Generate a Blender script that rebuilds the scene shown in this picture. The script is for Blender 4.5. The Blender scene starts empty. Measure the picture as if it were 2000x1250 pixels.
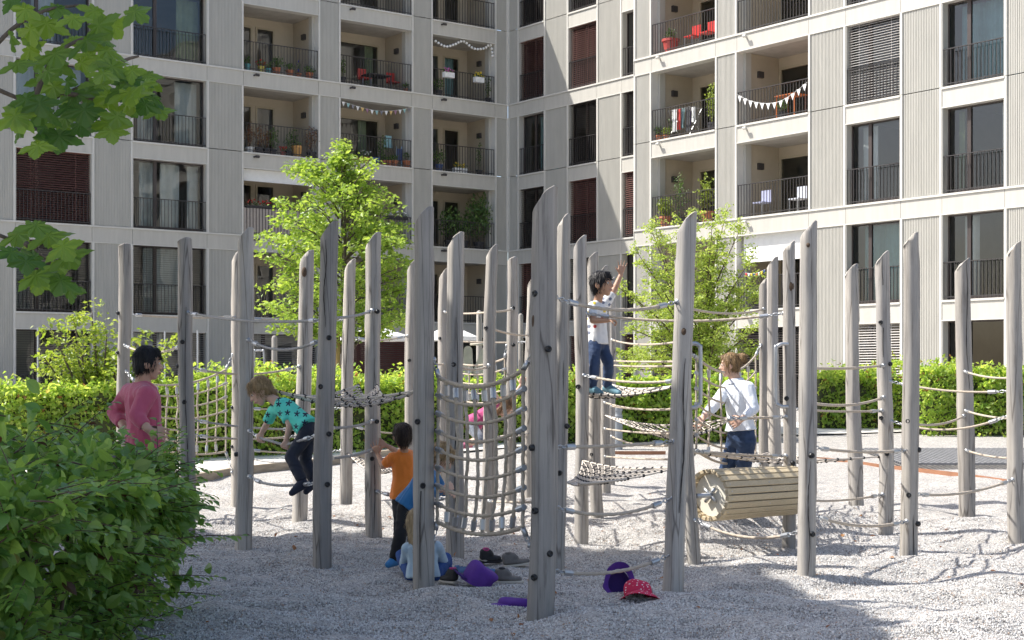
import bpy, bmesh, math, random
import numpy as np
from mathutils import Vector, Matrix, noise as mnoise
random.seed(7); RNG = np.random.default_rng(11)
SC = bpy.context.scene; COL = SC.collection
# ---------------------------------------------------------------- camera
F, HY, EYE = 2955.0, 734.0, 1.5
cd = bpy.data.cameras.new('camera'); cam = bpy.data.objects.new('camera', cd); COL.objects.link(cam)
cam.location = (0, 0, EYE); cam.rotation_euler = (math.pi/2, 0, 0)
cd.sensor_fit = 'HORIZONTAL'; cd.sensor_width = 36.0; cd.lens = 36.0*F/2000.0
cd.shift_y = (HY-625.0)/2000.0; cd.clip_start = .1; cd.clip_end = 3000
SC.camera = cam
# ---------------------------------------------------------------- sky, sun, exposure
SUNV = Vector((-.994, .10, 0)).normalized()*math.cos(math.radians(51)) + Vector((0, 0, math.sin(math.radians(51))))
w = bpy.data.worlds.new('World'); SC.world = w; w.use_nodes = True
nt = w.node_tree; sky = nt.nodes.new('ShaderNodeTexSky'); sky.sky_type = 'NISHITA'; sky.sun_disc = False
sky.sun_elevation = math.radians(51); sky.sun_rotation = math.atan2(SUNV.x, SUNV.y); sky.air_density = .9; sky.dust_density = 2.5; sky.ozone_density = 1.0
nt.links.new(sky.outputs[0], nt.nodes['Background'].inputs[0]); nt.nodes['Background'].inputs[1].default_value = .135
sl = bpy.data.lights.new('sun', 'SUN'); sl.energy = 4.7; sl.angle = math.radians(.53); sl.color = (1, .965, .905)
so = bpy.data.objects.new('sun', sl); COL.objects.link(so); so.rotation_euler = SUNV.to_track_quat('Z', 'Y').to_euler(); so.location = (-30, 15, 50)
SC.view_settings.view_transform = 'Standard'; SC.view_settings.look = 'None'; SC.view_settings.gamma = 1; SC.view_settings.exposure = .78
SC.render.engine = 'CYCLES'; SC.cycles.max_bounces = 8; SC.cycles.transparent_max_bounces = 16; SC.cycles.use_denoising = True
# ---------------------------------------------------------------- helpers
def obj(name, me, m=None, parent=None):
    o = bpy.data.objects.new(name, me); COL.objects.link(o)
    if m is not None and not me.materials:
        for x in (m if isinstance(m, (list, tuple)) else [m]): me.materials.append(x)
    if parent is not None:
        o.parent = parent
        if parent.get('_w'): o.matrix_parent_inverse = Matrix.Translation(-Vector(parent['_w']))
    return o
def tag(o, label, cat, group=None, kind=None):
    if label: o['label'] = label
    if cat: o['category'] = cat
    if group: o['group'] = group
    if kind: o['kind'] = kind
    return o
def thing(name, label, cat, loc=(0, 0, 0), group=None, rz=0, world=True):
    o = bpy.data.objects.new(name, None); COL.objects.link(o); o.location = loc; o.rotation_euler = (0, 0, rz); o.empty_display_size = .1
    if world and tuple(loc) != (0, 0, 0): o['_w'] = tuple(loc)
    return tag(o, label, cat, group)
def smooth(me, on=True):
    me.polygons.foreach_set('use_smooth', [on]*len(me.polygons)); return me
def mesh_np(name, V, Fc, sm=False, mi=None):
    V = np.asarray(V, np.float32).reshape(-1, 3); Fc = np.asarray(Fc, np.int32); k = Fc.shape[1]; n = len(Fc)
    me = bpy.data.meshes.new(name); me.vertices.add(len(V)); me.vertices.foreach_set('co', V.ravel())
    me.loops.add(n*k); me.loops.foreach_set('vertex_index', Fc.ravel()); me.polygons.add(n)
    me.polygons.foreach_set('loop_start', np.arange(0, n*k, k, dtype=np.int32)); me.polygons.foreach_set('loop_total', np.full(n, k, np.int32))
    if mi is not None: me.polygons.foreach_set('material_index', np.asarray(mi, np.int32))
    me.polygons.foreach_set('use_smooth', np.full(n, sm, bool)); me.update(calc_edges=True); return me
class MB:
    def __init__(s): s.v = []; s.f = []; s.m = []; s.mi = 0
    def add(s, V, Fs):
        b = len(s.v); s.v.extend(tuple(p) for p in V); s.f.extend(tuple(i+b for i in q) for q in Fs); s.m.extend([s.mi]*len(Fs)); return s
    def hexa(s, c):
        return s.add(c, [(0, 3, 2, 1), (4, 5, 6, 7), (0, 1, 5, 4), (1, 2, 6, 5), (2, 3, 7, 6), (3, 0, 4, 7)])
    def box(s, x0, x1, y0, y1, z0, z1):
        return s.hexa([(x0, y0, z0), (x1, y0, z0), (x1, y1, z0), (x0, y1, z0), (x0, y0, z1), (x1, y0, z1), (x1, y1, z1), (x0, y1, z1)])
    def fbox(s, W, u0, u1, w0, w1, z0, z1):
        return s.hexa([W.P(u0, w1, z0), W.P(u1, w1, z0), W.P(u1, w0, z0), W.P(u0, w0, z0), W.P(u0, w1, z1), W.P(u1, w1, z1), W.P(u1, w0, z1), W.P(u0, w0, z1)])
    def bar(s, a, b, r, r2=None, n=6, cap=True):
        a = Vector(a); b = Vector(b); r2 = r if r2 is None else r2; d = (b-a)
        if d.length < 1e-6: return s
        q = d.to_track_quat('Z', 'Y'); V = []
        for p, rr in ((a, r), (b, r2)):
            for i in range(n):
                t = 2*math.pi*i/n; V.append(p+q@Vector((rr*math.cos(t), rr*math.sin(t), 0)))
        Fs = [(i, (i+1) % n, n+(i+1) % n, n+i) for i in range(n)]
        if cap: Fs += [tuple(reversed(range(n))), tuple(range(n, 2*n))]
        return s.add(V, Fs)
    def lathe(s, prof, c=(0, 0, 0), n=14, M=None):
        V = []
        for r, z in prof:
            for i in range(n):
                t = 2*math.pi*i/n; p = Vector((r*math.cos(t), r*math.sin(t), z)); V.append((M@p if M else p)+Vector(c))
        Fs = [(k*n+i, k*n+(i+1) % n, (k+1)*n+(i+1) % n, (k+1)*n+i) for k in range(len(prof)-1) for i in range(n)]
        return s.add(V, Fs)
    def ball(s, c, r, n=8, k=5, M=None):
        r = (r, r, r) if not hasattr(r, '__len__') else r
        V = []; c = Vector(c)
        for j in range(k+1):
            ph = math.pi*j/k
            for i in range(n):
                t = 2*math.pi*i/n; p = Vector((r[0]*math.sin(ph)*math.cos(t), r[1]*math.sin(ph)*math.sin(t), -r[2]*math.cos(ph))); V.append(c+(M@p if M else p))
        Fs = [(j*n+i, j*n+(i+1) % n, (j+1)*n+(i+1) % n, (j+1)*n+i) for j in range(k) for i in range(n)]
        return s.add(V, Fs)
    def tube(s, pts, r, n=6, closed=False):
        pts = [Vector(p) for p in pts]; N = len(pts); V = []
        rr = r if hasattr(r, '__len__') else [r]*N
        up = Vector((0, 0, 1)); d0 = (pts[1]-pts[0]).normalized()
        side = d0.cross(up if abs(d0.z) < .95 else Vector((1, 0, 0))).normalized()
        for i, p in enumerate(pts):
            d = ((pts[(i+1) % N] if closed else pts[min(i+1, N-1)])-(pts[i-1] if closed else pts[max(i-1, 0)])).normalized()
            side = (side-d*side.dot(d)).normalized(); b = d.cross(side)
            for k in range(n):
                t = 2*math.pi*k/n; V.append(p+side*(rr[i]*math.cos(t))+b*(rr[i]*math.sin(t)))
        Fs = [(i*n+k, i*n+(k+1) % n, ((i+1) % N)*n+(k+1) % n, ((i+1) % N)*n+k) for i in range(N if closed else N-1) for k in range(n)]
        if not closed: Fs += [tuple(reversed(range(n))), tuple(range((N-1)*n, N*n))]
        return s.add(V, Fs)
    def mesh(s, name='m', sm=False):
        me = bpy.data.meshes.new(name); me.from_pydata(s.v, [], s.f)
        if any(s.m): me.polygons.foreach_set('material_index', s.m)
        if sm: smooth(me)
        me.update(); return me
    def build(s, name, m, parent=None, sm=False): return obj(name, s.mesh(name, sm), m, parent)
# ground height: flat gravel bowl, rising gently to the hedge and the houses
def sstep(a, b, x): t = np.clip((np.asarray(x, float)-a)/(b-a), 0, 1); return t*t*(3-2*t)
def zg(X, Y): return .5*sstep(18, 33, Y)+0*np.asarray(X, float)
def at(px, py, d): return Vector(((px-1000)/F*d, d, EYE-(py-HY)/F*d))
def gd(py, px=1000):
    d = 15.0
    for i in range(60): d = .5*d+.5*(EYE-float(zg(0, d)))*F/max(py-HY, 8)
    return d
def gp(px, py):
    d = gd(py); p = at(px, py, d); p.z = float(zg(p.x, d)); return p
# value noise, vectorised
_G = RNG.random((64, 64, 64)).astype(np.float32)
def vnoise(P):
    P = np.asarray(P, float); i = np.floor(P).astype(int); f = P-i; f = f*f*(3-2*f); r = 0
    for a in (0, 1):
        for b in (0, 1):
            for c in (0, 1):
                wt = (f[..., 0] if a else 1-f[..., 0])*(f[..., 1] if b else 1-f[..., 1])*(f[..., 2] if c else 1-f[..., 2])
                r = r+wt*_G[(i[..., 0]+a) % 64, (i[..., 1]+b) % 64, (i[..., 2]+c) % 64]
    return r*2-1
# ---------------------------------------------------------------- materials
MATS = {}
def nmat(name):
    m = bpy.data.materials.new(name); m.use_nodes = True; t = m.node_tree; MATS[name] = m
    return m, t, t.nodes['Principled BSDF'], (lambda k, **kw: _nn(t, k, **kw)), t.links.new
def _nn(t, k, **kw):
    n = t.nodes.new('ShaderNode'+k)
    for a, v in kw.items():
        if a.startswith('i_'): n.inputs[int(a[2:]) if a[2:].isdigit() else a[2:].replace('_', ' ')].default_value = v
        else: setattr(n, a, v)
    return n
def c4(c): return (c[0], c[1], c[2], 1)
def ramp(t, stops):
    r = t.nodes.new('ShaderNodeValToRGB'); e = r.color_ramp.elements
    while len(e) < len(stops): e.new(.5)
    for x, (p, c) in zip(e, stops): x.position = p; x.color = c4(c) if len(c) == 3 else c
    return r
def pm(name, col, rough=.6, metal=0, var=.12, scale=6, bump=0, bscale=80, stretch=(1, 1, 1), spec=.5, coat=0, sheen=0, dirt=None):
    m, t, b, N, ln = nmat(name)
    tc = N('TexCoord'); mp = N('Mapping'); mp.inputs['Scale'].default_value = stretch; ln(tc.outputs['Object'], mp.inputs[0])
    no = N('TexNoise', i_Scale=scale, i_Detail=6.0, i_Roughness=.65); ln(mp.outputs[0], no.inputs['Vector'])
    lo = [c*(1-var) for c in col]; hi = [min(1, c*(1+var)) for c in col]
    r = ramp(t, [(.3, lo), (.7, hi)]); ln(no.outputs[0], r.inputs[0]); ln(r.outputs[0], b.inputs['Base Color'])
    b.inputs['Roughness'].default_value = rough; b.inputs['Metallic'].default_value = metal; b.inputs['Specular IOR Level'].default_value = spec
    if coat: b.inputs['Coat Weight'].default_value = coat
    if sheen: b.inputs['Sheen Weight'].default_value = sheen
    if bump:
        n2 = N('TexNoise', i_Scale=bscale, i_Detail=4.0); ln(mp.outputs[0], n2.inputs['Vector'])
        bu = N('Bump', i_Strength=bump, i_Distance=.01); ln(n2.outputs[0], bu.inputs['Height']); ln(bu.outputs[0], b.inputs['Normal'])
    return m
def glassm(name, tint=(.86, .9, .9), ior=1.8, rough=.0):
    m, t, b, N, ln = nmat(name); t.nodes.remove(b); out = t.nodes['Material Output']
    tr = N('BsdfTransparent', i_0=c4(tint)); gl = N('BsdfGlossy', i_Roughness=rough); fr = N('Fresnel', i_IOR=ior); mx = N('MixShader')
    no = N('TexNoise', i_Scale=.9, i_Detail=1.0); tc = N('TexCoord'); ln(tc.outputs['Object'], no.inputs['Vector'])
    bu = N('Bump', i_Strength=.12, i_Distance=.05); ln(no.outputs[0], bu.inputs['Height']); ln(bu.outputs[0], gl.inputs['Normal'])
    ln(fr.outputs[0], mx.inputs[0]); ln(tr.outputs[0], mx.inputs[1]); ln(gl.outputs[0], mx.inputs[2]); ln(mx.outputs[0], out.inputs[0]); return m
def leafm(name, lo, hi, trans=.35, rough=.45, brown=None):
    m, t, b, N, ln = nmat(name); out = t.nodes['Material Output']
    g = N('NewGeometry'); oi = N('ObjectInfo'); ad = N('Math', operation='ADD'); fr = N('Math', operation='FRACT')
    ln(g.outputs['Random Per Island'], ad.inputs[0]); ln(oi.outputs['Random'], ad.inputs[1]); ln(ad.outputs[0], fr.inputs[0])
    st = [(0, lo), (.55, [(a+c)/2 for a, c in zip(lo, hi)]), (.97 if brown else 1, hi)]
    if brown: st.append((.985, brown))
    r = ramp(t, st); ln(fr.outputs[0], r.inputs[0]); ln(r.outputs[0], b.inputs['Base Color']); b.inputs['Roughness'].default_value = rough
    tl = N('BsdfTranslucent'); hs = N('HueSaturation', i_Hue=.485, i_Saturation=1.1, i_Value=1.5); ln(r.outputs[0], hs.inputs['Color']); ln(hs.outputs[0], tl.inputs[0])
    mx = N('MixShader', i_0=trans); ln(b.outputs[0], mx.inputs[1]); ln(tl.outputs[0], mx.inputs[2]); ln(mx.outputs[0], out.inputs[0]); return m
clad = pm('cladding_metal', (.45, .435, .39), .5, 0, .08, 2, stretch=(3, 3, .35))
fasc = pm('fascia_metal', (.49, .47, .42), .45, 0, .075, 2, stretch=(3, 3, .4))
trimm = pm('trim_metal', (.60, .58, .53), .4, 0, .05, 2)
bframe = pm('brown_frame', (.055, .042, .038), .45, 0, .1)
railm = pm('railing_metal', (.038, .034, .033), .5, 0, .1)
redblind = pm('red_brown_blind', (.17, .075, .062), .5, 0, .08, 2)
darkblind = pm('dark_blind', (.055, .045, .042), .45, 0, .1, 2)
lightblind = pm('grey_blind', (.55, .52, .49), .45, 0, .1, 2)
beige = pm('loggia_plaster', (.47, .405, .31), .8, 0, .06, 2, .1)
bwood = pm('beige_frame', (.42, .36, .26), .5, 0, .08)
conc = pm('concrete_soffit', (.42, .39, .35), .8, 0, .15, 2.5, .15, 30)
roomm = pm('room_plaster', (.52, .49, .44), .9, 0, .1, 1)
curtw = pm('curtain_pale', (.74, .77, .76), .8, 0, .08, 3)
curtt = pm('curtain_teal', (.26, .44, .46), .8, 0, .1, 3)
curtg = pm('curtain_green', (.36, .42, .26), .8, 0, .1, 3)
glass = glassm('window_glass')
lampm = pm('dark_lamp', (.05, .045, .045), .5)
white = pm('white_cloth', (.78, .78, .76), .8, 0, .05)
# ---------------------------------------------------------------- apartment wings
S = [3.59, 6.52, 9.47, 12.38, 15.31, 18.24]; BH = .55; TH = .930392; ROOF = 19.1
CORN = Vector(((992-1000)/F*60.72, 60.72, 0))
TL = Vector((math.sin(TH), math.cos(TH), 0)); TR = Vector((math.cos(TH), -math.sin(TH), 0))
class Wing:
    def __init__(s, O, t, n): s.O = Vector(O); s.t = t; s.n = n
    def P(s, u, w, z): return s.O+s.t*u+s.n*w+Vector((0, 0, z))
    def u(s, px, w=0):
        k = (px-1000)/F; q = s.O+s.n*w          # (q.x+u tx) = k (q.y+u ty)
        return (k*q.y-q.x)/(s.t.x-k*s.t.y)
    def z(s, px, py, w=0): p = s.P(s.u(px, w), w, 0); return EYE-(py-HY)/F*p.y
WL = Wing(CORN, TL, TR)                 # u negative to the left, normal towards the court
WR = Wing(CORN, TR, -TL)                # recessed stretch by the corner
WQ = Wing(CORN-TL*1.63, TR, -TL)        # projecting stretch
zl = [.5]+S                             # floor level of row r
def ztop(r): return S[r]-BH
def ribbed(W, u0, u1, z0, z1, w=0.0, pitch=.055, dep=.015):
    n = max(3, int(round((u1-u0)/pitch))); p = (u1-u0)/n; us = []
    for i in range(n): us += [(u0+i*p, 0), (u0+(i+.50)*p, 0), (u0+(i+.55)*p, -dep), (u0+(i+.95)*p, -dep)]
    us.append((u1, 0)); V = []; 
    for u, d in us: V += [W.P(u, w+d, z0), W.P(u, w+d, z1)]
    return V, [(2*i, 2*i+2, 2*i+3, 2*i+1) for i in range(len(us)-1)]
def pier(W, B, u0, u1, spans):
    for z0, z1 in spans:
        b = MB(); V, Fs = ribbed(W, u0+.07, u1-.07, z0+.012, z1-.012, -.02); b.add(V, Fs); b.build('wall_panel', clad, B)
        for a, c in ((u0, u0+.07), (u1-.07, u1)):
            MB().fbox(W, a, c, -.35, .015, z0+.006, z1-.006).build('wall_trim', trimm, B)
def fascia(W, B, u0, u1, s, seam=True):
    g = .006 if seam else 0
    o = MB().fbox(W, u0+g, u1-g, -.36, -.005, s-BH, s-.06).build('fascia_panel', fasc, B)
    for w1, a, c in ((.035, s-.058, s), (.012, s-BH-.03, s-BH-.002)): MB().fbox(W, u0, u1, -.36, w1, a, c).build('fascia_ledge', trimm, o)
def railing(W, B, u0, u1, z, w=-.04, h=1.05, sp=.125, fabric=None):
    b = MB(); b.fbox(W, u0+.02, u1-.02, w-.02, w+.02, z+h-.025, z+h); b.fbox(W, u0+.02, u1-.02, w-.012, w+.012, z+.07, z+.095)
    n = int((u1-u0)/sp)
    for i in range(n+1):
        u = u0+.03+(u1-u0-.06)*i/n; b.fbox(W, u-.008, u+.008, w-.011, w+.009, z+.01, z+h-.026)
    o = b.build('railing', railm, B)
    if fabric: MB().fbox(W, u0+.04, u1-.04, w-.035, w-.03, z+.1, z+h-.08).build('fabric_screen', fabric, o)
def curtain(W, B, u0, u1, z0, z1, m, w=-.6, f=9):
    n = max(6, int((u1-u0)*18)); V = []
    for i in range(n+1):
        u = u0+(u1-u0)*i/n; d = .05*math.sin(i*1.35)+.03*math.sin(i*.53+u0)
        V += [W.P(u, w+d, z0), W.P(u, w+d*.6, z1)]
    return MB().add(V, [(2*i, 2*i+2, 2*i+3, 2*i+1) for i in range(n)]).build('curtain', m, B, True)
def blind(W, B, u0, u1, z0, z1, m, tilt, w=-.12, pitch=.075):
    b = MB(); n = int((z1-z0)/pitch); ct, st = math.cos(tilt)*.036, math.sin(tilt)*.036
    for i in range(n):
        z = z0+pitch*(i+.5)
        b.hexa([W.P(u0+.03, w+ct, z-st), W.P(u1-.03, w+ct, z-st), W.P(u1-.03, w-ct, z+st), W.P(u0+.03, w-ct, z+st),
                W.P(u0+.03, w+ct, z-st+.005), W.P(u1-.03, w+ct, z-st+.005), W.P(u1-.03, w-ct, z+st+.005), W.P(u0+.03, w-ct, z+st+.005)])
    for q in (.2, .8):
        u = u0+(u1-u0)*q; b.fbox(W, u-.006, u+.006, w-.004, w+.004, z0, z1)
    b.fbox(W, u0+.02, u1-.02, w-.05, w+.05, z1-.04, z1)
    return b.build('blind', m, B)
def windowbay(W, B, u0, u1, r, mull=.42, bl=None, cur=None, rail=True, fr=bframe):
    z0, z1 = zl[r], ztop(r); w = -.24
    win = MB().fbox(W, u0, u0+.07, w-.07, w, z0, z1).fbox(W, u1-.07, u1, w-.07, w, z0, z1).fbox(W, u0+.07, u1-.07, w-.07, w, z1-.07, z1).fbox(W, u0+.07, u1-.07, w-.07, w, z0, z0+.09).build('window', fr, B)
    um = u0+(u1-u0)*mull
    MB().fbox(W, um-.06, um+.06, w-.06, w+.01, z0+.09, z1-.07).build('mullion', fr, win)
    for a, c in ((u0+.07, um-.06), (um+.06, u1-.07)):
        MB().add([W.P(a, w-.03, z0+.09), W.P(c, w-.03, z0+.09), W.P(c, w-.03, z1-.07), W.P(a, w-.03, z1-.07)], [(0, 1, 2, 3)]).build('pane', glass, win)
    # reveals
    for a, c in ((u0, u0+.03), (u1-.03, u1)): MB().fbox(W, a, c, w+.002, -.005, z0+.002, z1-.002).build('reveal', clad, B)
    if rail: railing(W, B, u0, u1, z0)
    if bl: blind(W, B, u0+.02, u1-.02, z0+.05, z1-.01, {'r': redblind, 'd': darkblind, 'l': lightblind}[bl[0]], bl[1])
    for c in (cur or ()): curtain(W, B, u0+(u1-u0)*c[0], u0+(u1-u0)*c[1], z0+.1, z1-.05, c[2], -.75)
def loggia(W, B, u0, u1, r, panes, lampside=1, cur=None, fabric=None, awn=0, dep=1.9, rail=True):
    z0, z1 = zl[r], ztop(r)
    for a, c in ((u0-.1, u0+.02), (u1-.02, u1+.1)): MB().fbox(W, a, c, -dep, -.36, z0, z1).build('loggia_wall', beige, B)
    for a, c in ((u0, u0+.1), (u1-.1, u1)): MB().fbox(W, a, c, -.55, -.30, z0+.002, z1-.002).build('loggia_post', clad, B)
    MB().fbox(W, u0-.1, u1+.1, -dep-.02, -.36, z1, z1+.1).build('loggia_ceiling', conc, B)
    MB().fbox(W, u0+.02, u1-.02, -dep, -.36, z0-.06, z0+.004).build('loggia_floor', conc, B)
    # back wall with openings
    zt = z1-.32; L = u1-u0; bw = MB(); cur_u = u0
    for a, c in panes:
        a = u0+L*a; c = u0+L*c
        if a > cur_u: bw.fbox(W, cur_u, a, -dep-.2, -dep, z0, z1)
        bw.fbox(W, a, c, -dep-.2, -dep, zt, z1); cur_u = c
        fr = MB().fbox(W, a, a+.07, -dep-.1, -dep+.03, z0, zt).fbox(W, c-.07, c, -dep-.1, -dep+.03, z0, zt).fbox(W, a+.07, c-.07, -dep-.1, -dep+.03, zt-.07, zt).fbox(W, a+.07, c-.07, -dep-.1, -dep+.03, z0, z0+.1).build('window', bwood, B)
        MB().add([W.P(a+.07, -dep-.03, z0+.1), W.P(c-.07, -dep-.03, z0+.1), W.P(c-.07, -dep-.03, zt-.07), W.P(a+.07, -dep-.03, zt-.07)], [(0, 1, 2, 3)]).build('pane', glass, fr)
    if cur_u < u1: bw.fbox(W, cur_u, u1, -dep-.2, -dep, z0, z1)
    bw.build('loggia_back_wall', beige, B)
    if lampside:
        u = u1-.02 if lampside > 0 else u0+.02; s = -1 if lampside > 0 else 1
        MB().fbox(W, min(u, u+s*.1), max(u, u+s*.1), -1.12, -.9, z0+1.62, z0+1.82).build('wall_lamp', lampm, B)
    # spot light under the fascia
    if r >= 1:
        us = u0+.42; zz = S[r-1]-.16
        a = W.P(us, 0, zz); MB().bar(a, a+W.n*.16, .035, n=8).bar(a+W.n*.14+Vector((0, 0, .0)), a+W.n*.14+W.t*.13, .05, n=8).build('spot_lamp', lampm if W is WL else trimm, B)
    if rail: railing(W, B, u0, u1, z0, fabric=fabric)
    for c in (cur or ()): curtain(W, B, u0+L*c[0], u0+L*c[1], z0+.05, zt, c[2], -dep-.35)
    if awn:
        MB().fbox(W, u0+.1, u1-.1, -.22, -.21, z1-awn, z1).fbox(W, u0+.1, u1-.1, -.25, -.18, z1-awn-.03, z1-awn).build('awning_screen', white, B)
def interior(W, B, u0, u1, cuts):
    for s in [.5]+S: MB().fbox(W, u0, u1, -5.2, -.37, s-.30, s-.065).build('floor_slab', roomm, B)
    MB().fbox(W, u0, u1, -5.4, -5.2, .2, ROOF).build('inner_wall', roomm, B)
    for c in cuts: MB().fbox(W, c-.1, c+.1, -5.2, -.37, .2, 18).build('partition_wall', roomm, B)
def roofmass(W, B, u0, u1, ur=None):
    MB().fbox(W, u0, ur or u1, -9, .06, S[5]+.002, ROOF).build('upper_storey', clad, B)
    MB().fbox(W, u0, ur or u1, -9.2, .14, ROOF+.002, ROOF+.12).build('roof', conc, B)
SPA = [(zl[0], ztop(1)), (S[1], S[2]), (S[2], ztop(3)), (S[3], S[4]), (S[4], ztop(5))]
# --- left wing
BL = thing('apartment_building', 'shaded grey apartment wing on the left with rows of loggias', 'building', WL.P(-12, 0, 0))
lx = lambda px: WL.u(px)
Lb = [('w', -300, -190), ('w', -115, 28-90), ('w', 30, 180), ('w', 259, 404.5), ('l', 475.5, 622), ('l', 665, 804.5), ('l', 845, 967)]
Lst = {  # (bay,row) -> kwargs
 (2,4): dict(cur=[(.3,.6,curtw)]), (2,3): dict(cur=[(.1,.95,curtw)]), (2,2): dict(bl='r.6'), (2,1): dict(bl='d.15'), (2,0): dict(bl='d.1'),
 (3,4): dict(cur=[(.7,1,curtg)]), (3,3): dict(cur=[(.18,.42,curtw),(.68,.98,curtw)]), (3,2): dict(cur=[(.2,.4,curtw),(.48,.75,curtw),(.85,1,curtw)]), (3,1): dict(bl='d.12', cur=[(.25,.8,curtw)]), (3,0): dict(bl='l.12', cur=[(0,.5,curtw)])}
def wstate(d):
    d = dict(d); 
    if d.get('bl'): d['bl'] = (d['bl'][0], float(d['bl'][1:]))
    return d
edges = []
for i, (k, a, b) in enumerate(Lb):
    if i == 0: continue
    ua, ub = lx(a), lx(b); edges.append((ua, ub))
    for r in range(6):
        if k == 'w': windowbay(WL, BL, ua, ub, r, .33 if i == 3 else .3, **wstate(Lst.get((i, r), dict(bl='d.2') if r < 2 else {})))
        elif r == 0: windowbay(WL, BL, ua, ub, r, .3, **wstate(dict(bl='r.7') if i == 5 else dict(bl='l.15') if i == 4 else {}))
        else:
            pn = {4: [(.2, .43), (.475, .735)], 5: [(.1, .90)], 6: [(.2, .525), (.59, .86)]}[i]
            cu = {(4,4): None, (5,4): [(.76,.89,curtg)], (5,3): [(.66,.78,curtg)], (6,4): [(.22,.5,curtt),(.61,.85,curtt)], (6,3): [(.2,.5,curtg)]}.get((i, r))
            loggia(WL, BL, ua, ub, r, pn, 1, cu, fabric=pm('cream_screen', (.46,.40,.35), .8) if (i, r) == (4, 2) else None, awn=.42 if (i, r) == (4, 2) else 0)
        for s in (0, 2): 
            pass
    for s in range(6): fascia(WL, BL, ua, ub, S[s])
pe = [(lx(-190), edges[0][0])]+[(edges[j][1], edges[j+1][0]) for j in range(len(edges)-1)]+[(edges[-1][1], -.005)]
for a, b in pe:
    pier(WL, BL, a, b, SPA)
    for s in (1, 3, 5): fascia(WL, BL, a, b, S[s])
interior(WL, BL, lx(-190), -.5, [(a+b)/2 for a, b in pe[:-1]])
roofmass(WL, BL, lx(-190), 9.5, 9.5)
MB().fbox(WL, -.44, -.30, -5.2, -.37, .2, 18).build('partition_wall', roomm, BL)  # end wall of the corner rooms, added to keep sun from leaking in
MB().fbox(WL, lx(-190)-.3, lx(-190), -9, 0, 0, ROOF).build('gable_wall', clad, BL)
MB().fbox(WL, lx(-190), -.4, -.36, -.06, -.3, .5).build('plinth', conc, BL)
# --- right wing, recessed and projecting stretches
BR = thing('apartment_building', 'sunlit pale grey apartment wing on the right behind the posts', 'building', WQ.P(10, 0, 0))
rx = lambda px: WR.u(px)
Rb = [(1013, 1062.5), (1109.5, 1165.5), (1214, 1262)]
Rst = {(0,4): dict(bl='r.6'), (1,4): dict(bl='r.55'), (2,4): {}, (0,3): dict(cur=[(.3,1,curtt)]), (1,3): dict(bl='d.3'), (2,3): dict(bl='d.3'),
 (0,2): dict(bl='d.3'), (1,2): dict(bl='r.6'), (2,2): dict(bl='r.6'), (0,1): dict(bl='r.6'), (1,1): dict(bl='d.3'), (2,1): {}, (0,0): dict(bl='d.4'), (1,0): dict(bl='r.6'), (2,0): dict(bl='r.6')}
ed = []
for i, (a, b) in enumerate(Rb):
    ua, ub = rx(a), rx(b); ed.append((ua, ub))
    for r in range(6): windowbay(WR, BR, ua, ub, r, .5, **wstate(Rst.get((i, r), dict(bl='d.3'))))
    for s in range(6): fascia(WR, BR, ua, ub, S[s])
for a, b in [(.005, ed[0][0]), (ed[0][1], ed[1][0]), (ed[1][1], ed[2][0])]:
    pier(WR, BR, a, b, SPA)
    for s in (1, 3, 5): fascia(WR, BR, a, b, S[s])
uq0 = WQ.u(1238.5)
MB().fbox(WR, ed[2][1], uq0+.4, -.3, .0, .2, ROOF).build('wall_panel', clad, BR)
Qb = [('l', 1272, 1397), ('l', 1439, 1579), ('w', 1651.5, 1758.5), ('w', 1839.5, 1962), ('w', 2065, 2220)]
Qst = {(2,4): dict(cur=[(.05,.4,curtw)]), (2,3): dict(bl='l.45'), (2,2): dict(cur=[(.02,.3,curtw),(.8,1,curtw)]), (2,1): dict(cur=[(.05,.97,curtt)]), (2,0): dict(bl='l.5'),
 (3,4): dict(cur=[(.5,1,curtt)]), (3,3): dict(cur=[(.05,.97,curtt)]), (3,2): dict(cur=[(.0,.12,curtg),(.7,.98,curtw)]), (3,1): dict(cur=[(.1,.34,curtw),(.85,1,curtw)]), (3,0): dict(bl=None)}
ed = []
for i, (k, a, b) in enumerate(Qb):
    ua, ub = WQ.u(a), WQ.u(b); ed.append((ua, ub))
    for r in range(6):
        if k == 'w': windowbay(WQ, BR, ua, ub, r, .36, **wstate(Qst.get((i, r), {})))
        elif r == 0: windowbay(WQ, BR, ua, ub, r, .4, bl=('d', .4))
        else: loggia(WQ, BR, ua, ub, r, [(.12, .9)] if i == 0 else [(.02, .95)], -1, awn=.85 if (i, r) == (1, 1) else 0)
    for s in range(6): fascia(WQ, BR, ua, ub, S[s])
for i in range(5):  # unseen bays past the frame, added so left windows mirror a sunlit facade
    ua = ed[-1][1]+1.6; ub = ua+2.5; ed.append((ua, ub))
    for r in range(6): windowbay(WQ, BR, ua, ub, r, .36, bl=('l', .4) if (i+r) % 3 == 0 else None)
    for s in range(6): fascia(WQ, BR, ua, ub, S[s])
pe = [(uq0, ed[0][0])]+[(ed[j][1], ed[j+1][0]) for j in range(len(ed)-1)]+[(ed[-1][1], ed[-1][1]+2)]
for a, b in pe:
    pier(WQ, BR, a, b, SPA)
    for s in (1, 3, 5): fascia(WQ, BR, a, b, S[s])
MB().fbox(WQ, uq0-.02, uq0-.002, -1.63, .015, .2, ROOF).build('return_wall', trimm, BR)
uend = ed[-1][1]+2
interior(WQ, BR, uq0, uend, [(a+b)/2 for a, b in pe])
MB().fbox(WR, .12, .28, -5.2, -.37, .2, 18).build('partition_wall', roomm, BR)  # matching end wall, added against sun leaking through the corner
interior(WR, BR, .3, uq0-.1, [rx(1085), rx(1190)])
roofmass(WQ, BR, uq0, uend); roofmass(WR, BR, .1, uq0-.02)
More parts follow.
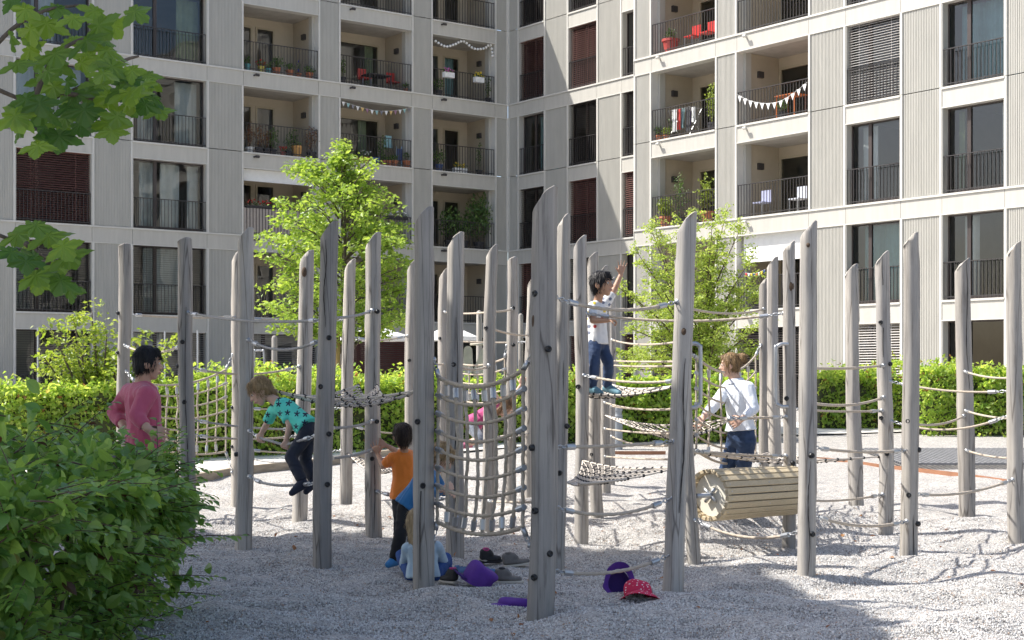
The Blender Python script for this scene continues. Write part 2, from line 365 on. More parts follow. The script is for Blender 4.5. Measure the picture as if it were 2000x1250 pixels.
MB().fbox(WQ, uend, uend+.3, -9, 0, 0, ROOF).build('gable_wall', clad, BR)
MB().fbox(WQ, uq0, uend, -.36, -.06, -.3, .5).fbox(WR, .4, uq0, -.36, -.06, -.3, .5).build('plinth', conc, BR)
# ---------------------------------------------------------------- ground
def gravelmat(name, cols, sc, bump, cdist):
    m, t, b, N, ln = nmat(name); tc = N('TexCoord')
    no = N('TexNoise', i_Scale=9.0, i_Detail=3.0); ln(tc.outputs['Object'], no.inputs['Vector'])
    v = N('TexVoronoi', i_Scale=sc, i_Randomness=1.0); ln(tc.outputs['Object'], v.inputs['Vector'])
    v2 = N('TexVoronoi', i_Scale=sc*2.1, i_Randomness=1.0); ln(tc.outputs['Object'], v2.inputs['Vector'])
    sp = N('SeparateColor'); ln(v.outputs['Color'], sp.inputs[0]); r = ramp(t, cols); ln(sp.outputs[0], r.inputs[0])
    ml = N('Mix', data_type='RGBA', blend_type='MULTIPLY'); ml.inputs[0].default_value = 1
    r2 = ramp(t, [(.35, (.82, .82, .82)), (.7, (1.08, 1.06, 1.03))]); ln(no.outputs[0], r2.inputs[0]); ln(r.outputs[0], ml.inputs[6]); ln(r2.outputs[0], ml.inputs[7])
    ln(ml.outputs[2], b.inputs['Base Color']); b.inputs['Roughness'].default_value = .75; b.inputs['Specular IOR Level'].default_value = .3
    ad = N('Math', operation='MULTIPLY_ADD', i_1=.5); ln(v2.outputs['Distance'], ad.inputs[0]); ln(v.outputs['Distance'], ad.inputs[2])
    inv = N('Math', operation='SUBTRACT', i_0=1.0); ln(ad.outputs[0], inv.inputs[1])
    bu = N('Bump', i_Strength=bump, i_Distance=cdist); ln(inv.outputs[0], bu.inputs['Height']); ln(bu.outputs[0], b.inputs['Normal']); return m
gravel = gravelmat('gravel', [(0, (.22, .21, .20)), (.25, (.42, .40, .38)), (.6, (.56, .54, .51)), (.93, (.70, .68, .65)), (.97, (.42, .33, .26))], 95, .9, .012)
pathm = pm('path_surface', (.68, .65, .60), .85, 0, .1, 1.5, .25, 90)
soil = pm('soil', (.10, .08, .055), .9, 0, .3, 4, .5, 30)
timber = pm('edging_timber', (.33, .27, .20), .8, 0, .25, 5, .3, 40, (1, 1, 6))
corten = pm('rusty_steel', (.30, .14, .075), .75, 0, .2, 5)
rubber = pm('dark_grid_mat', (.2, .2, .205), .7, 0, .2, 8)
def undul(X, Y):
    P = np.stack([X, Y, 0*X], -1)
    a = vnoise(P*np.array([1.0, 1.6, 1]))*.45+vnoise(P*np.array([2.0, 3.1, 1])+7)*.42+vnoise(P*np.array([4.3, 6.3, 1])+17)*.2+vnoise(P*np.array([11, 13, 1])+27)*.06
    return .115*a*sstep(3, 7, Y)*(1-.85*sstep(19, 23, Y))
ys = np.concatenate([np.linspace(-60, 4, 18)[:-1], 4+(22-4)*np.linspace(0, 1, 300)**1.15, np.linspace(22, 70, 70)[1:], np.linspace(70, 900, 14)[1:]])
xs = np.concatenate([-np.geomspace(9, 900, 24)[::-1], np.linspace(-8.9, 9.9, 380), np.geomspace(10, 900, 24)])
GX, GY = np.meshgrid(xs, ys); GZ = zg(GX, GY)+undul(GX, GY)*(np.abs(GX) < 10.5)
def zsurf(x, y): return float(zg(x, y)+undul(np.array([x]), np.array([y]))[0])
nx, ny = len(xs), len(ys); I = np.arange(nx*ny).reshape(ny, nx)
Fq = np.stack([I[:-1, :-1], I[:-1, 1:], I[1:, 1:], I[1:, :-1]], -1).reshape(-1, 4)
tag(obj('gravel_ground', mesh_np('gravel_ground', np.stack([GX, GY, GZ], -1), Fq, True), gravel), 'pale grey gravel covering the whole playground', 'ground', kind='structure')
def strip(name, a, b, wd, m, dz=.006, n=60, label=None, cat=None, thick=None, bend=None):
    a = Vector(a); b = Vector(b); V = []
    for i in range(n+1):
        p = a.lerp(b, i/n)
        if bend: p = p+Vector((0, bend*math.sin(math.pi*i/n), 0))
        d = (b-a).normalized(); s = Vector((-d.y, d.x, 0))
        for q in np.linspace(-.5, .5, 7): r = p+s*(q*wd); V.append((r.x, r.y, float(zg(0, r.y))+dz))
    o = obj(name, mesh_np(name, V, [(i*7+k, i*7+k+1, (i+1)*7+k+1, (i+1)*7+k) for i in range(n) for k in range(6)], True), m)
    o['kind'] = 'structure'
    if label: o['label'] = label; o['category'] = cat
    return o
e0, e1 = gp(300, 957), gp(760, 893)
strip('path', e0+Vector((-5, -.6, 0)), e1+Vector((3.2, 4.2, 0)), 2.6, pathm, .03)
strip('path', gp(1480, 850)+Vector((0, 1.2, 0)), gp(2100, 838)+Vector((0, 2, 0)), 3.2, pathm, .03)
def edging(name, pts, h, th, m, label, cat, ex=.06):
    b = MB()
    for p, q in zip(pts, pts[1:]):
        p, q = Vector(p), Vector(q); d = (q-p).normalized(); s = Vector((-d.y, d.x, 0))*th/2
        zp, zq = float(zg(0, p.y)), float(zg(0, q.y))
        b.hexa([(*(p-s).xy, zp-ex), (*(q-s).xy, zq-ex), (*(q+s).xy, zq-ex), (*(p+s).xy, zp-ex), (*(p-s).xy, zp+h), (*(q-s).xy, zq+h), (*(q+s).xy, zq+h), (*(p+s).xy, zp+h)])
    tag(b.build(name, m), label, cat)
dd = (e1-e0).normalized()
edging('timber_edging', [e0-dd*4, e0, gp(465, 928), gp(565, 917), gp(690, 903), e1, e1+Vector((1.5, 2.2, 0))], .12, .09, timber, 'weathered timber board edging between gravel and pale path', 'edging')
edging('steel_edging', [gp(1560, 897), gp(1610, 899), gp(1660, 904), gp(1715, 912), gp(1800, 921), gp(1880, 930), gp(1990, 946)], .045, .025, corten, 'rust orange steel strip edging curving across the sunlit gravel', 'edging')
edging('steel_edging', [gp(1190, 887), gp(1300, 887)], .05, .03, corten, 'thin dark rusty strip lying in the gravel behind the low hammock net', 'edging')
# dark grid mat on the right
mp0 = gp(1840, 897); b = MB()
for i in range(34):
    x = mp0.x-1.0+i*.085; b.box(x, x+.028, mp0.y-1.5, mp0.y+1.3, 0, .03)
for i in range(24):
    y = mp0.y-1.5+i*.12; b.box(mp0.x-1.03, mp0.x+1.9, y, y+.03, .004, .026)
o = b.build('ground_grid', rubber); o.location.z = float(zg(0, mp0.y))+.05; o.rotation_euler = (math.radians(1.9), 0, 0); o.location.z -= mp0.y*math.sin(math.radians(1.9)); tag(o, 'dark perforated grid mat lying on the gravel at the right', 'mat')
# ---------------------------------------------------------------- climbing posts
def woodmat(name, base, dark):
    m, t, b, N, ln = nmat(name); tc = N('TexCoord'); oi = N('ObjectInfo')
    off = N('VectorMath', operation='ADD'); cb = N('CombineXYZ'); mu = N('Math', operation='MULTIPLY', i_1=37.0); ln(oi.outputs['Random'], mu.inputs[0]); ln(mu.outputs[0], cb.inputs[0]); ln(mu.outputs[0], cb.inputs[2])
    ln(tc.outputs['Object'], off.inputs[0]); ln(cb.outputs[0], off.inputs[1])
    mp = N('Mapping'); mp.inputs['Scale'].default_value = (30, 30, 1.6); ln(off.outputs[0], mp.inputs[0])
    mp2 = N('Mapping'); mp2.inputs['Scale'].default_value = (3, 3, 1.1); ln(off.outputs[0], mp2.inputs[0])
    g = N('TexNoise', i_Scale=1.0, i_Detail=7.0, i_Roughness=.7, i_Distortion=.4); ln(mp.outputs[0], g.inputs['Vector'])
    l = N('TexNoise', i_Scale=1.0, i_Detail=3.0); ln(mp2.outputs[0], l.inputs['Vector'])
    r1 = ramp(t, [(.28, dark), (.46, [x*.85 for x in base]), (.75, [min(1, x*1.12) for x in base])]); ln(g.outputs[0], r1.inputs[0])
    r2 = ramp(t, [(.3, (.78, .77, .77)), (.7, (1.1, 1.06, 1.0))]); ln(l.outputs[0], r2.inputs[0])
    ml = N('Mix', data_type='RGBA', blend_type='MULTIPLY'); ml.inputs[0].default_value = 1; ln(r1.outputs[0], ml.inputs[6]); ln(r2.outputs[0], ml.inputs[7])
    mp3 = N('Mapping'); mp3.inputs['Scale'].default_value = (9, 9, .35); ln(off.outputs[0], mp3.inputs[0])
    cr = N('TexVoronoi', feature='DISTANCE_TO_EDGE', i_Scale=1.0); ln(mp3.outputs[0], cr.inputs['Vector'])
    r3 = ramp(t, [(.0, (.22, .2, .19)), (.018, (1, 1, 1))]); ln(cr.outputs[0], r3.inputs[0])
    ml2 = N('Mix', data_type='RGBA', blend_type='MULTIPLY'); ml2.inputs[0].default_value = .75; ln(ml.outputs[2], ml2.inputs[6]); ln(r3.outputs[0], ml2.inputs[7])
    rv = ramp(t, [(0, (.80, .79, .78)), (.5, (1, .985, .96)), (1, (1.1, 1.09, 1.08))]); ln(oi.outputs['Random'], rv.inputs[0]); ml3 = N('Mix', data_type='RGBA', blend_type='MULTIPLY'); ml3.inputs[0].default_value = 1; ln(ml2.outputs[2], ml3.inputs[6]); ln(rv.outputs[0], ml3.inputs[7])
    ln(ml3.outputs[2], b.inputs['Base Color']); b.inputs['Roughness'].default_value = .8; b.inputs['Specular IOR Level'].default_value = .25
    bu = N('Bump', i_Strength=.35, i_Distance=.006); ln(g.outputs[0], bu.inputs['Height']); ln(bu.outputs[0], b.inputs['Normal']); return m
wood = woodmat('weathered_robinia', (.43, .415, .395), (.20, .185, .17))
capm = pm('black_cap', (.012, .012, .013), .35)
steel = pm('galvanised_steel', (.45, .46, .47), .42, .85, .15)
scar = pm('knot_wood', (.085, .055, .035), .9, 0, .4, 20, .5, 60)
PD = { # id: top x,y  base x,y  width px, description
1:(243,475,238,1013,27,'post behind the pink woman'), 2:(359,465,366,1053,32,"post before the pink woman's face"), 3:(482,443,474,1073,34,"post at the teal boy's head"),
4:(467,486,464,985,27,'pale post half behind the boy'), 5:(598,487,586,1023,31,'post with a brown scar'), 6:(642,430,632,1112,38,"post at the teal boy's back"),
7:(684,504,674,985,25,'slim post under the tree'), 8:(729,453,731,1054,33,'post the orange boy grips'), 9:(806,505,802,977,25,'post above the orange boy'),
10:(828,401,826,1150,43,'post before the seated girl'), 11:(869,521,864,968,23,'thin post left of the net'), 12:(893,451,887,1083,36,'thick post behind the big net'),
13:(959,476,953,1034,26,'kinked post behind the net'), 14:(1002,502,996,989,22,'slim post inside the net'), 15:(1038,538,1034,975,22,'post sliver beside the tallest'),
16:(1070,363,1056,1206,54,'tallest nearest post'), 17:(1105,416,1093,1114,29,'post just behind the tallest'), 18:(1132,459,1137,1061,28,'post beside the waving boy'),
19:(1156,492,1165,1009,25,"post at the waving boy's back"), 20:(1178,517,1182,962,20,'low post behind the waving boy'), 21:(1196,540,1193,952,18,"lowest post under the boy's arm"),
22:(1341,412,1318,1168,43,'leaning post with oval knot'), 23:(1329,484,1353,1097,27,"post at the drum's left end"), 24:(1493,540,1490,985,21,'slim post behind the fair woman'),
25:(1511,500,1514,1000,26,'post between woman and handle'), 26:(1543,469,1541,1072,27,'scooped post with steel handle'), 27:(1580,430,1573,1132,37,"near post at the drum's right"),
28:(1664,513,1672,988,30,'post beside the grey bollard'), 29:(1725,490,1731,1041,30,'slender post with three caps'), 30:(1780,451,1779,1099,35,'cracked post at the right'),
31:(1880,503,1887,1009,33,'split-top post at far right'), 32:(1983,470,1985,1062,33,'post at the right frame edge')}
CAPS = {1:[(231,612),(231,689)],2:[(359,668),(341,715),(363,785)],3:[(461,887)],4:[(454,796),(454,872)],6:[(645,660),(628,755),(645,847),(642,945)],8:[(739,609),(728,895),(738,823)],
9:[(800,704)],10:[(816,823),(827,947)],11:[(859,661)],12:[(886,712)],13:[(949,641)],14:[(1003,602),(1003,674)],16:[(1044,574),(1071,682),(1037,874),(1043,996),(1074,1079),(1042,1125)],
17:[(1108,832),(1092,923)],18:[(1128,755)],19:[(1155,887)],23:[(1350,735)],26:[(1534,778),(1547,904)],27:[(1583,889),(1585,1042)],29:[(1717,630),(1737,711),(1718,816),(1729,886)],30:[(1770,822),(1793,878),(1771,966),(1791,1022)]}
KNOT = {5:[(596,532,7,13)],16:[(1041,628,7,24)],22:[(1333,648,8,11)],27:[(1575,480,5,6)],26:[(1543,560,8,16)]}
PO = {}
def make_post(k):
    xt, yt, xb, yb, w, desc = PD[k]; d = gd(yb); B = at(xb, yb, d); B.z = float(zg(0, d)); T = at(xt, yt, d); r0 = w*d/F/2*.97
    n, NR = 20, 44; sd = k*3.7; H = T.z-B.z+r0*.75; z0 = -.25
    th = np.linspace(0, 2*math.pi, n, endpoint=False); zz = np.linspace(z0, H, NR)
    TT, ZZ = np.meshgrid(th, zz); tap = 1.03-.1*np.clip(ZZ/H, 0, 1)
    P = np.stack([np.cos(TT)*1.3+sd, np.sin(TT)*1.3+sd*.7, ZZ*1.5+sd], -1)
    fac = vnoise(P)*.085+vnoise(P*np.array([1.8, 1.8, 3.1])+5)*.05+vnoise(P*np.array([3, 3, 6.0])+9)*.022
    ang = np.round((TT+.6*vnoise(np.stack([ZZ*.8+sd, 0*ZZ, 0*ZZ], -1)))*6/(2*math.pi))*2*math.pi/6; fct = np.cos(np.mod(TT-ang+math.pi, 2*math.pi)-math.pi)
    R = r0*tap*(1+fac)*(1-.05*(1-fct)/.13)
    for kx, ky, kw, kh in KNOT.get(k, []):
        kz = at(kx, ky, d).z-B.z; a = math.asin(max(-.95, min(.95, (kx-(xb+(xt-xb)*kz/H))*d/F/r0))); ka = a-math.pi/2
        dz = (ZZ-kz)/.13; da = (np.mod(TT-ka+math.pi, 2*math.pi)-math.pi)/.8; R = R*(1+.20*np.exp(-dz**2-da**2)-.17*np.exp(-(dz*2.2)**2-(da*2.5)**2))
    cx = .016*vnoise(np.stack([zz*1.0+sd, 0*zz, 0*zz], -1)); cy = .012*vnoise(np.stack([zz*1.0, 0*zz+sd, 0*zz], -1)); sh = np.clip(zz/H, -.1, 1)*(T.x-B.x)
    V = np.stack([B.x+(sh+cx)[:, None]+R*np.cos(TT), B.y+cy[:, None]+R*np.sin(TT), B.z+ZZ], -1)
    # slanted saw cut, lower on the left
    tx, ty = B.x+sh[-1]+cx[-1], B.y+cy[-1]; sl = .95 if k not in (1, 2, 14) else .35
    q_ = np.clip((r0*1.05-(V[..., 0]-tx))/(2*r0), 0, 1.1); lim = T.z-.004-sl*2*r0*(.12*q_+.88*q_**1.7)-.15*(V[..., 1]-ty)+.012*vnoise(V*np.array([22, 22, 5])+sd)-.03*np.clip((V[..., 0]-tx)/r0-.6, 0, 1)*r0*6
    over = V[..., 2] > lim; V[..., 2] = np.where(over, lim, V[..., 2])
    V = V.reshape(-1, 3); top = V[-n:].mean(0); top[2] += .006; rim = V[-n:]*.86+top*.14; rim[:, 2] += .008
    V = np.vstack([V, rim, top[None]]); b = MB(); I = lambda i, j: i*n+j % n
    Fs = [(I(i, j), I(i, j+1), I(i+1, j+1), I(i+1, j)) for i in range(NR) for j in range(n)]+[(I(NR, j), I(NR, j+1), (NR+1)*n) for j in range(n)]
    me = bpy.data.meshes.new('trunk'); me.from_pydata(V.tolist(), [], Fs); smooth(me); me.update()
    po = thing('climbing_post', PL[k], 'post', tuple(B), 'weathered wooden climbing posts'); tr = obj('trunk', me, wood, po)
    PO[k] = dict(B=B, T=T, d=d, r=r0, o=po)
    for cx_, cy_ in CAPS.get(k, []):
        p = at(cx_, cy_, d); ax = axis(k, p.z); dx = max(-.97, min(.97, (p.x-ax.x)/r0)); nn = Vector((dx, -math.sqrt(1-dx*dx), 0))
        c = Vector((ax.x, ax.y, p.z))+nn*(r0*1.0); Q = nn.to_track_quat('Z', 'Y').to_matrix(); cr = .021
        MB().lathe([(cr, -.02), (cr, .004), (cr*.75, .011), (cr*.5, .010), (cr*.42, .002), (.0005, .002)], c, 12, Q).build('bolt_cap', capm, po, True)
    for kx, ky, kw, kh in KNOT.get(k, []):
        p = at(kx, ky, d); ax = axis(k, p.z); dx = max(-.9, min(.9, (p.x-ax.x)/r0)); nn = Vector((dx, -math.sqrt(1-dx*dx), 0)); Q = nn.to_track_quat('Z', 'Y').to_matrix()
        Q2 = Q if abs((Q@Vector((0, 1, 0))).z) > .7 else Q@Matrix.Rotation(math.pi/2, 3, 'Z')
        MB().ball(Vector((ax.x, ax.y, p.z))+nn*(r0*.94), (kw*d/F*.75, kh*d/F*.75, .016), 12, 6, Q2).build('knot', scar, po, True)
def axis(k, z):
    q = PO[k]; t = (z-q['B'].z)/(q['T'].z-q['B'].z); return q['B'].lerp(q['T'], t)
PL = {k: 'weathered grey wooden climbing '+v[5] for k, v in PD.items()}
PL.update({1:'weathered climbing post directly behind the pink-shirted woman', 2:"weathered climbing post just in front of the pink woman's face", 3:"grey climbing post beside the bending teal boy's head", 4:"pale climbing post mostly hidden behind the one at the teal boy's head",
 5:'climbing post with a brown scar near its sunlit top', 6:"shaded climbing post overlapping the teal boy's back", 7:'slim pale climbing post beside the tree stake', 8:"grey climbing post under the orange-shirted boy's hands", 9:"pale climbing post above the orange boy's head, half hidden",
 10:'thick shaded climbing post in front of the seated girl', 11:'thin sunlit climbing post at the left of the big rope net', 12:'thick climbing post seen through the left half of the big net', 13:'kinked climbing post seen through the middle of the big net', 14:'slim climbing post seen through the right side of the big net',
 15:'narrow sliver of climbing post at the left edge of the tallest one', 16:'tallest and nearest climbing post, with dark scar and black caps', 17:'climbing post peeking out right behind the tallest one', 18:'pale climbing post directly left of the waving boy', 19:"climbing post behind the waving boy's hair", 20:"small climbing post above the waving boy's head", 21:"lowest climbing post, under the waving boy's raised arm",
 22:'leaning climbing post with oval knot, right of the waving boy', 23:'climbing post holding the left end of the wooden drum', 24:'slim climbing post just right of the white-shirted woman', 25:'climbing post behind the right steel handle', 26:'climbing post with scooped scar and steel handle at drum', 27:'near sunlit climbing post overlapping the right end of the drum', 28:'sunlit climbing post partly hiding the grey bollard', 29:'sunlit climbing post with black caps on a bulge',
 30:'tall sunlit climbing post with a long vertical crack', 31:'sunlit climbing post with a split top near the right edge', 32:'climbing post at the outermost right edge of the playground'})
for k in PD: make_post(k)
crackm = pm('crack_shadow', (.03, .026, .022), .95)
for k, f0, y0, y1 in ((2, .3, 600, 1040), (5, .12, 640, 1010), (10, -.12, 470, 1130), (16, .2, 400, 900), (30, .15, 640, 1090), (31, .2, 508, 760), (12, .15, 620, 1060), (8, .05, 700, 1040), (27, .1, 900, 1120), (6, -.15, 470, 640), (3, .1, 780, 1060), (22, .2, 700, 1000), (29, -.3, 500, 700), (17, -.1, 640, 900), (7, -.1, 560, 900)):
    q = PO[k]; n_ = 26; V_ = []; rr_ = random.Random(k)
    me_ = q['o'].children[0].data; W_ = np.empty(len(me_.vertices)*3, np.float32); me_.vertices.foreach_get('co', W_); W_ = W_.reshape(-1, 3); W_ = W_[W_[:, 1] < q['B'].y]
    for i in range(n_+1):
        y_ = y0+(y1-y0)*i/n_; z_ = at(0, y_, q['d']).z; a_ = axis(k, z_); x_ = a_.x+q['r']*(f0+.12*math.sin(i*.31+k)+.02*rr_.uniform(-1, 1)); hw_ = (.0032*max(0, math.sin(math.pi*i/n_))**.5+.0005)*rr_.uniform(.7, 1.3)
        dd_ = np.abs(W_[:, 0]-x_)*2+np.abs(W_[:, 2]-z_); ix = np.argsort(dd_)[:4]; yv = float(W_[ix, 1].min())-.003
        V_ += [(x_-hw_, yv, z_), (x_+hw_, yv, z_), (x_, yv+.012, z_)]
    Fs_ = []
    for i in range(n_): b0 = 3*i; Fs_ += [(b0, b0+1, b0+4, b0+3), (b0+1, b0+2, b0+5, b0+4), (b0+2, b0, b0+3, b0+5)]
    MB().add(V_, Fs_).build('crack', crackm, q['o'])
# ---------------------------------------------------------------- ropes
def ropemat(name, col):
    return pm(name, col, .85, 0, .18, 40, .4, 300)
rope_t = ropemat('tan_rope', (.46, .39, .31)); rope_g = ropemat('grey_rope', (.33, .32, .31)); rope_w = ropemat('pale_net_cord', (.58, .52, .45))
def rope_np(pts, r, near=True):
    """three-strand laid rope as one tube"""
    P = np.array([tuple(p) for p in pts]); seg = np.linalg.norm(np.diff(P, axis=0), axis=1); s = np.concatenate([[0], np.cumsum(seg)]); L = s[-1]
    st = .014 if near else .05; N = max(4, int(L/st)); u = np.linspace(0, L, N+1)
    C = np.stack([np.interp(u, s, P[:, i]) for i in range(3)], -1); D = np.gradient(C, axis=0); D /= np.linalg.norm(D, axis=1)[:, None]+1e-9
    up = np.array([0, 0, 1.0]) if abs(D[:, 2]).mean() < .8 else np.array([0, 1.0, 0])
    A = np.cross(D, up); A /= np.linalg.norm(A, axis=1)[:, None]+1e-9; B = np.cross(D, A); n = 9 if near else 6
    ph = np.arange(n)*2*math.pi/n; tw = u*2*math.pi/.075
    rr = r*(1+(.16*np.cos(3*ph[None, :]-3*.33*tw[:, None]*1.0) if near else 0*ph[None, :]+0*tw[:, None]))
    V = C[:, None, :]+rr[..., None]*(np.cos(ph)[None, :, None]*A[:, None, :]+np.sin(ph)[None, :, None]*B[:, None, :])
    I = np.arange((N+1)*n).reshape(N+1, n); J = np.roll(I, -1, 1)
    return mesh_np('rope', V, np.stack([I[:-1], J[:-1], J[1:], I[1:]], -1).reshape(-1, 4), True)
def sagline(a, b, sag, n=24):
    a = Vector(a); b = Vector(b); return [a.lerp(b, i/n)-Vector((0, 0, 4*sag*(i/n)*(1-i/n))) for i in range(n+1)]
def chain(p, q, b=None, r=.005):
    p = Vector(p); q = Vector(q); d = q-p; n = max(2, int(d.length/.035)); b = b or MB(); Q = d.to_track_quat('X', 'Z').to_matrix()
    for i in range(n):
        c = p.lerp(q, (i+.5)/n); R = Q@Matrix.Rotation((i % 2)*math.pi/2+.4, 3, 'X'); h = d.length/n*.62
        b.tube([c+R@Vector((h*math.cos(t), .013*math.sin(t), 0)) for t in [2*math.pi*j/8 for j in range(8)]], r, 4, True)
    return b
def onpost(k, px, py, toward=None):
    q = PO[k]; z = at(px, py, q['d']).z; a = axis(k, z); a = Vector((a.x, a.y, z))
    if toward is not None:
        t = Vector((toward.x-a.x, toward.y-a.y, 0)).normalized(); a = a+t*(q['r']*.97)
    return a
HW = ['lowest', 'low', 'middle', 'upper', 'high', 'topmost']
ROPES = [ # postA,yA, postB,yB, sag px, colour
 (1,613,4,619,4,'t'),(2,611,6,624,10,'g'),(4,620,7,624,6,'t'),(6,620,8,607,5,'g'),(7,659,9,656,7,'t'),(3,664,6,660,21,'g'),(1,675,2,673,15,'t'),(2,718,5,716,14,'t'),
 (2,820,5,838,5,'g'),(2,850,5,851,7,'t'),(4,886,5,898,10,'g'),(4,797,7,797,3,'t'),(4,877,7,880,6,'t'),(6,836,8,822,5,'g'),(6,896,8,878,4,'g'),
 (7,831,9,846,5,'t'),(8,959,12,974,8,'g'),(10,705,11,711,3,'t'),(11,610,13,609,3,'t'),(13,608,14,604,2,'t'),(13,641,15,655,4,'t'),(11,666,15,668,2,'t'),(12,714,13,714,8,'t'),
 (16,580,22,590,20,'t'),(18,612,26,612,15,'t'),(23,600,24,604,10,'t'),(21,664,23,666,8,'t'),(18,733,23,742,9,'t'),(21,705,23,706,1,'t'),(20,712,23,714,3,'t'),(21,793,23,797,5,'t'),(20,786,23,798,8,'t'),
 (20,837,23,848,3,'t'),(21,852,23,866,12,'t'),(16,874,22,862,3,'t'),(20,891,23,898,2,'t'),(16,990,22,972,24,'t'),(16,1116,22,1083,19,'t'),(23,880,26,890,3,'t'),(23,1015,27,1040,22,'t'),
 (27,719,29,714,3,'t'),(27,787,29,776,10,'t'),(26,799,29,802,3,'t'),(29,745,32,764,9,'t'),(29,822,32,812,22,'t'),(30,828,31,812,9,'t'),(31,726,32,738,5,'t'),(31,802,32,818,4,'t'),(31,879,32,896,4,'t'),
 (27,874,30,879,6,'t'),(26,976,29,965,7,'t'),(27,1006,30,1017,15,'t'),(30,966,32,936,12,'t'),(13,978,17,977,3,'t')]
PAIR = {}
for R in ROPES: PAIR.setdefault((R[0], R[2]), []).append(R)
ROPED = []
def make_rope(pa, ya, pb, yb, sagpx, c, pts=None, label=None):
    A0 = onpost(pa, PD[pa][2], ya); B0 = onpost(pb, PD[pb][2], yb); A = onpost(pa, PD[pa][2], ya, B0); B = onpost(pb, PD[pb][2], yb, A0)
    dm = (A.y+B.y)/2; near = dm < 13.6; r = .0112
    ln_ = pts or sagline(A, B, sagpx*dm/F); P = [Vector(p) for p in ln_]; L = (B-A).length
    def along(q, s):
        acc = 0
        for a, b in zip(q, q[1:]):
            l = (b-a).length
            if acc+l >= s: return a.lerp(b, (s-acc)/l)
            acc += l
        return q[-1]
    cl = min(.13, L*.1); fl = .075
    root = tag(obj('climbing_rope', rope_np(trim(P, cl+.01, cl+.01), r, near), rope_t if c == 't' else rope_g), label, 'rope', 'ropes strung between the posts')
    for q, nn in ((P, A-A0), (list(reversed(P)), B-B0)):
        s0 = along(q, 0); s1 = along(q, cl); s2 = along(q, cl+fl)
        b = MB().ball(s0, .012, 7, 5); b.bar(s0-nn.normalized()*.03, s0+nn.normalized()*.006, .02, n=8); chain(s0, s1, b); b.build('shackle', steel, root, True)
        MB().bar(s1, s2, r*1.65, n=10).build('ferrule', steel, root)
def trim(P, a, b):
    P = [Vector(p) for p in P]
    for k in (0, 1):
        s = a if k == 0 else b; out = []; acc = 0
        for i, (p, q) in enumerate(zip(P, P[1:])):
            l = (q-p).length
            if acc+l > s: out = [p.lerp(q, (s-acc)/l)]+P[i+1:]; break
            acc += l
        P = list(reversed(out if out else P))
    return P
for (pa, pb), rs in PAIR.items():
    rs = sorted(rs, key=lambda r: -r[1]); nw = {1: ['single'], 2: ['lower', 'upper'], 3: ['lowest', 'middle', 'topmost'], 4: ['lowest', 'second lowest', 'second highest', 'topmost'], 5: HW[:1]+HW[1:5]}[len(rs)] if len(rs) <= 5 else HW
    for r, wd in zip(rs, nw): make_rope(*r, label='%s rope, %s to %s' % (wd, PD[pa][5], PD[pb][5]))
# the rope the teal boy leans on and the one he stands on
def q3(px, py, a=3, b=6):
    t = (px-PD[a][2])/(PD[b][2]-PD[a][2]); return at(px, py, PO[a]['d']*(1-t)+PO[b]['d']*t)
def spl(ps, n=8):
    ps = [Vector(p) for p in ps]; out = []
    for i in range(len(ps)-1):
        p0 = ps[max(i-1, 0)]; p1 = ps[i]; p2 = ps[i+1]; p3 = ps[min(i+2, len(ps)-1)]
        for k in range(n):
            t = k/n; out.append(.5*((2*p1)+(p2-p0)*t+(2*p0-5*p1+4*p2-p3)*t*t+(3*p1-p0-3*p2+p3)*t**3))
    return out+[ps[-1]]
for ys_, lb, cl_ in (([(489, 842), (508, 855), (532, 862), (557, 868), (585, 861), (616, 851)], 'rope pressed down by both hands of the teal boy', 'g'), ([(489, 931), (510, 942), (545, 948), (580, 947), (616, 944)], "sagging rope under the teal boy's feet", 'g')):
    make_rope(3, ys_[0][1], 6, ys_[-1][1], 0, cl_, spl([q3(*p) for p in ys_]), lb)
